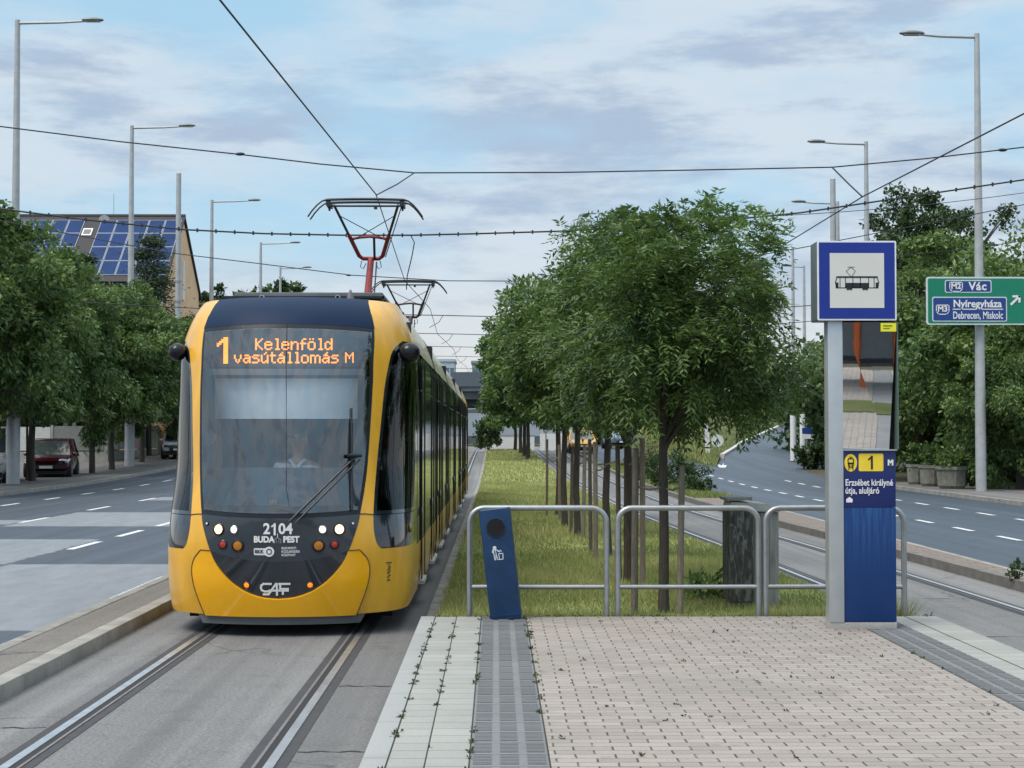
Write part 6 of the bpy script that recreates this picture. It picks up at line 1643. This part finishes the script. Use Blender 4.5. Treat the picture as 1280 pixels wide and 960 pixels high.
# white cylinders, small signs
for px, Y, r, pt_, lab in ((991.5,84,.16,545,'nearer white cylinder post by the slip road'),(1003,92,.15,545,'farther white cylinder post by the slip road')):
    p = at(px, pt_, Y); zb = H(Y)-.05; root = empty('advertising_post', (p.x, Y, zb), lab, 'post', 'white posts by the slip road')
    MB().tube([(0,0,0),(0,0,2.6)], r, 14).build('column', M_white, root, smooth=True); MB().lathe([(r*1.5,0),(r*1.4,.15),(r,.2)], n=14).build('foot', M_dark, root)
p = at(1008,541,80); root = empty('street_sign', (p.x, 80, H(80)), 'small blue and white sign on a thin pole near the white posts', 'sign')
MB().tube([(0,0,0),(0,0,p.z-H(80)+.3)], .035, 8).build('pole', M_steel, root); MB().bb(-.22,.22,-.05,-.02,p.z-H(80)-.05,p.z-H(80)+.25).build('blue_plate', M_sb, root); MB().bb(-.22,.22,-.05,-.02,p.z-H(80)-.3,p.z-H(80)-.07).build('white_plate', M_white, root)
p = at(896.5,551,88); root = empty('round_sign', (p.x, 88, .6), 'round white sign with a dark arrow on the green slope', 'sign')
MB().tube([(0,0,0),(0,0,p.z-.6)], .03, 8).build('pole', M_steel, root); MB().lathe([(.34,-.02),(.34,.0),(.01,.001)], (0,-.05,p.z-.6), 22, 'y').build('disc', M_white, root)
mb = MB(); stroke(mb, [(-.12,p.z-.72),(.0,p.z-.5),(.12,p.z-.72)], .07, -.075); stroke(mb, [(0,p.z-.78),(0,p.z-.5)], .06, -.0755); mb.build('arrow', pmat('sign_dark_green', (.02,.10,.07), .5), root)
p = at(885,545,90); root = empty('marker_board', (p.x, 90, .6), 'slanting white marker board left of the round sign', 'sign')
mb = MB(); mb.prism([(-.12,0),(.12,0),(.05,p.z+.6-.6),(-.22,p.z+.7-.6)], 'y', -.02, .02); mb.build('board', M_white, root)
# planters
def planter(px, Y, w, label, seed):
    p = at(px, 600, Y); root = empty('planter', (p.x, Y, .12), label, 'planter', 'concrete planters on the right pavement')
    mb = MB(); mb.lathe([(w*.42,0),(w*.5,.1),(w*.55,.62),(w*.60,.64),(w*.60,.74),(w*.48,.74),(w*.45,.60),(.01,.60)], n=8); mb.build('tub', pmat('mossy_concrete', (.20,.20,.17), .9, 0, .4, 6, bump=.4), root)
    V, T, C = leaves(700, (0,0,1.0), (w*.55,w*.55,.45), seed, l=.16, w=.04, droop=-.2, ncl=20, clump=.35); quads_mesh('plant', V, T, M_leaf_b, root)
planter(1190, 53.5, .95, 'wider concrete planter with greenery, nearest the green sign post', 201)
planter(1164, 56, .75, 'narrower concrete planter in the middle of the three', 202)
planter(1145, 58, .6, 'low concrete planter nearest the stop pillar', 203)
# overpass
OY = 160
M_ov = pmat('overpass_concrete', (.105,.115,.125), .85, 0, .25, .6); M_ovl = pmat('overpass_pale', (.30,.33,.36), .8, 0, .2, .6)
zf = lambda py: at(600, py, OY).z
root = empty('overpass', (6, OY, 0), 'dark road overpass crossing behind the tram and the median trees', 'bridge')
MB().bb(-70, 50, 0, 11, zf(499), zf(489)).build('deck', M_ov, root); MB().bb(-70, 50, .8, 10.2, zf(508), zf(499.2)).build('girder', pmat('girder_dark', (.05,.06,.07), .8), root)
MB().bb(-70, 50, -.3, -.02, zf(489), zf(483)).build('parapet', M_ovl, root)
MB().bb(-70, 50, 12, 13, zf(514), zf(509)).build('rear_girder', M_ovl, root)
for x in (-30, -16, 16, 32): MB().bb(x-.6, x+.6, 2, 9, .9, zf(508.2)).build('pier', M_ov, root)
b_ = at(565,483,OY-.8); c_ = at(609,465,OY-.8); MB().bb(b_.x-6, c_.x-6, -.7, -.4, b_.z, c_.z).build('sign_back', pmat('sign_back_grey', (.10,.125,.15), .6), root)
mb = MB()
for k in range(40): mb.tube([(-66+k*3,-.1,zf(483)),(-66+k*3,-.1,zf(479))], .04, 5)
mb.tube([(-68,-.1,zf(479)),(48,-.1,zf(479))], .05, 5); mb.build('railing', M_steel, root)
# skyline blocks
def block(px0, px1, py, Y, label, mat, cols, rows):
    a = at(px0, py, Y); b = at(px1, py, Y); root = empty('office_block', ((a.x+b.x)/2, Y, 0), label, 'building', 'pale blocks on the skyline behind the overpass'); w = (b.x-a.x)/2
    MB().bb(-w, w, 0, 12, 0, a.z).build('wall', mat, root); MB().bb(-w-.2, w+.2, -.2, 12.2, a.z, a.z+.5).build('parapet', mat, root)
    for i in range(cols):
        for j in range(rows):
            x = -w+(i+.5)*2*w/cols; z = a.z-2.2-j*3.3; MB().bb(x-w/cols*.72, x+w/cols*.72, -.06, -.01, z-.9, z+1.0).build('window', pmat('far_glass', (.10,.16,.22), .2, 0, .2), root)
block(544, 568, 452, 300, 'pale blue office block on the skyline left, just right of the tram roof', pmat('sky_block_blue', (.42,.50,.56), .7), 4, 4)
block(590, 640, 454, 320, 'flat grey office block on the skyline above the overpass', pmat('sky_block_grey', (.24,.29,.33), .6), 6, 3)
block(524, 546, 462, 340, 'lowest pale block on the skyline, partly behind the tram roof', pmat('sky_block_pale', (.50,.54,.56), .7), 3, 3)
# pale embankment wall under the bridge and white wall at end of the median
root = empty('retaining_wall', (-3, 210, 0), 'pale blue-grey wall closing the view under the overpass', 'wall')
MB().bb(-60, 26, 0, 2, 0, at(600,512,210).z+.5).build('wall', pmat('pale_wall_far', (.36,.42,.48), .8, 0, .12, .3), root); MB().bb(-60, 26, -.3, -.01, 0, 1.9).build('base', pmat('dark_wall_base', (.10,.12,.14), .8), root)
root = empty('low_wall', (at(640,555,112).x, 112, H(112)), 'low white wall across the far end of the median', 'wall')
hw_ = (at(668,555,112).x-at(612,555,112).x)/2; MB().bb(-hw_, hw_, 0, .3, -.1, 1.0).build('wall', M_white, root); MB().bb(-hw_-.05, hw_+.05, -.03, .33, 1.0, 1.08).build('coping', M_conc, root)
MB().bb(hw_+.4, hw_+2.2, .2, .5, -.1, 1.15).build('end_panel', M_white, root)
p = at(682.5,555,100); root = empty('white_post', (p.x, 100, H(100)), 'thin white post at the end of the median left of the taxi', 'post'); MB().tube([(0,0,0),(0,0,1.35)], .05, 8).build('column', M_white, root); MB().lathe([(.07,1.35),(.02,1.42)], n=8).build('cap', M_dark, root)
bush((at(611,545,104).x, 104, H(104)+.1), (.9,.9,1.5), 'dark rounded shrub at the far left end of the median beside the track', 107, 3000, M_leaf_c, l=.2, w=.06)
# far tree belt
def belt(px0, px1, py0, Y, label, seed, n):
    x0 = at(px0,540,Y).x; x1 = at(px1,540,Y).x; zt = at(px0,py0,Y).z
    return hedge('tree_belt', x0, x1, Y, Y+14, .3, zt, label, seed, n, l=1.0, w=.4, cat='trees')
belt(560, 760, 541, 230, 'far tree belt low behind the overpass', 21, 8000); belt(740, 930, 500, 185, 'far dark wood behind the green slope', 22, 16000); belt(900, 1100, 470, 170, 'far dark wood above the slip road', 23, 16000)
belt(-60, 560, 505, 190, 'distant trees behind the tram and left houses', 24, 16000)
# slope sign post, far lamp: small tidy things behind camera for the mirror: shelter
M_orange = pmat('orange_paint', (.50,.10,.02), .4, 0, .1)
root = empty('tram_shelter', (3.1, -5., PZ), 'orange framed tram shelter standing behind the viewpoint', 'shelter')
for x in (-2.2, -.33, .42, 2.2):
    for y in (-.7, .7): MB().tube([(x,y,-.02),(x,y,2.5)], .06, 8).build('post', M_orange, root)
MB().bb(-2.4, 2.4, -1., 1., 2.5, 2.62).build('roof', M_dark, root); MB().bb(-2.1, 2.1, -.72, -.70, .3, 2.1).build('rear_pane', P1, root); MB().bb(-1.6, 1.6, -.55, -.15, .42, .48).build('bench', M_dark, root)
for x in (-1.3, 1.3): MB().bb(x-.04, x+.04, -.5, -.2, 0, .42).build('bench_leg', M_dark, root)
sheet('lawn', .6, 7.0, -2.1, -.5, .292, M_turf_g)
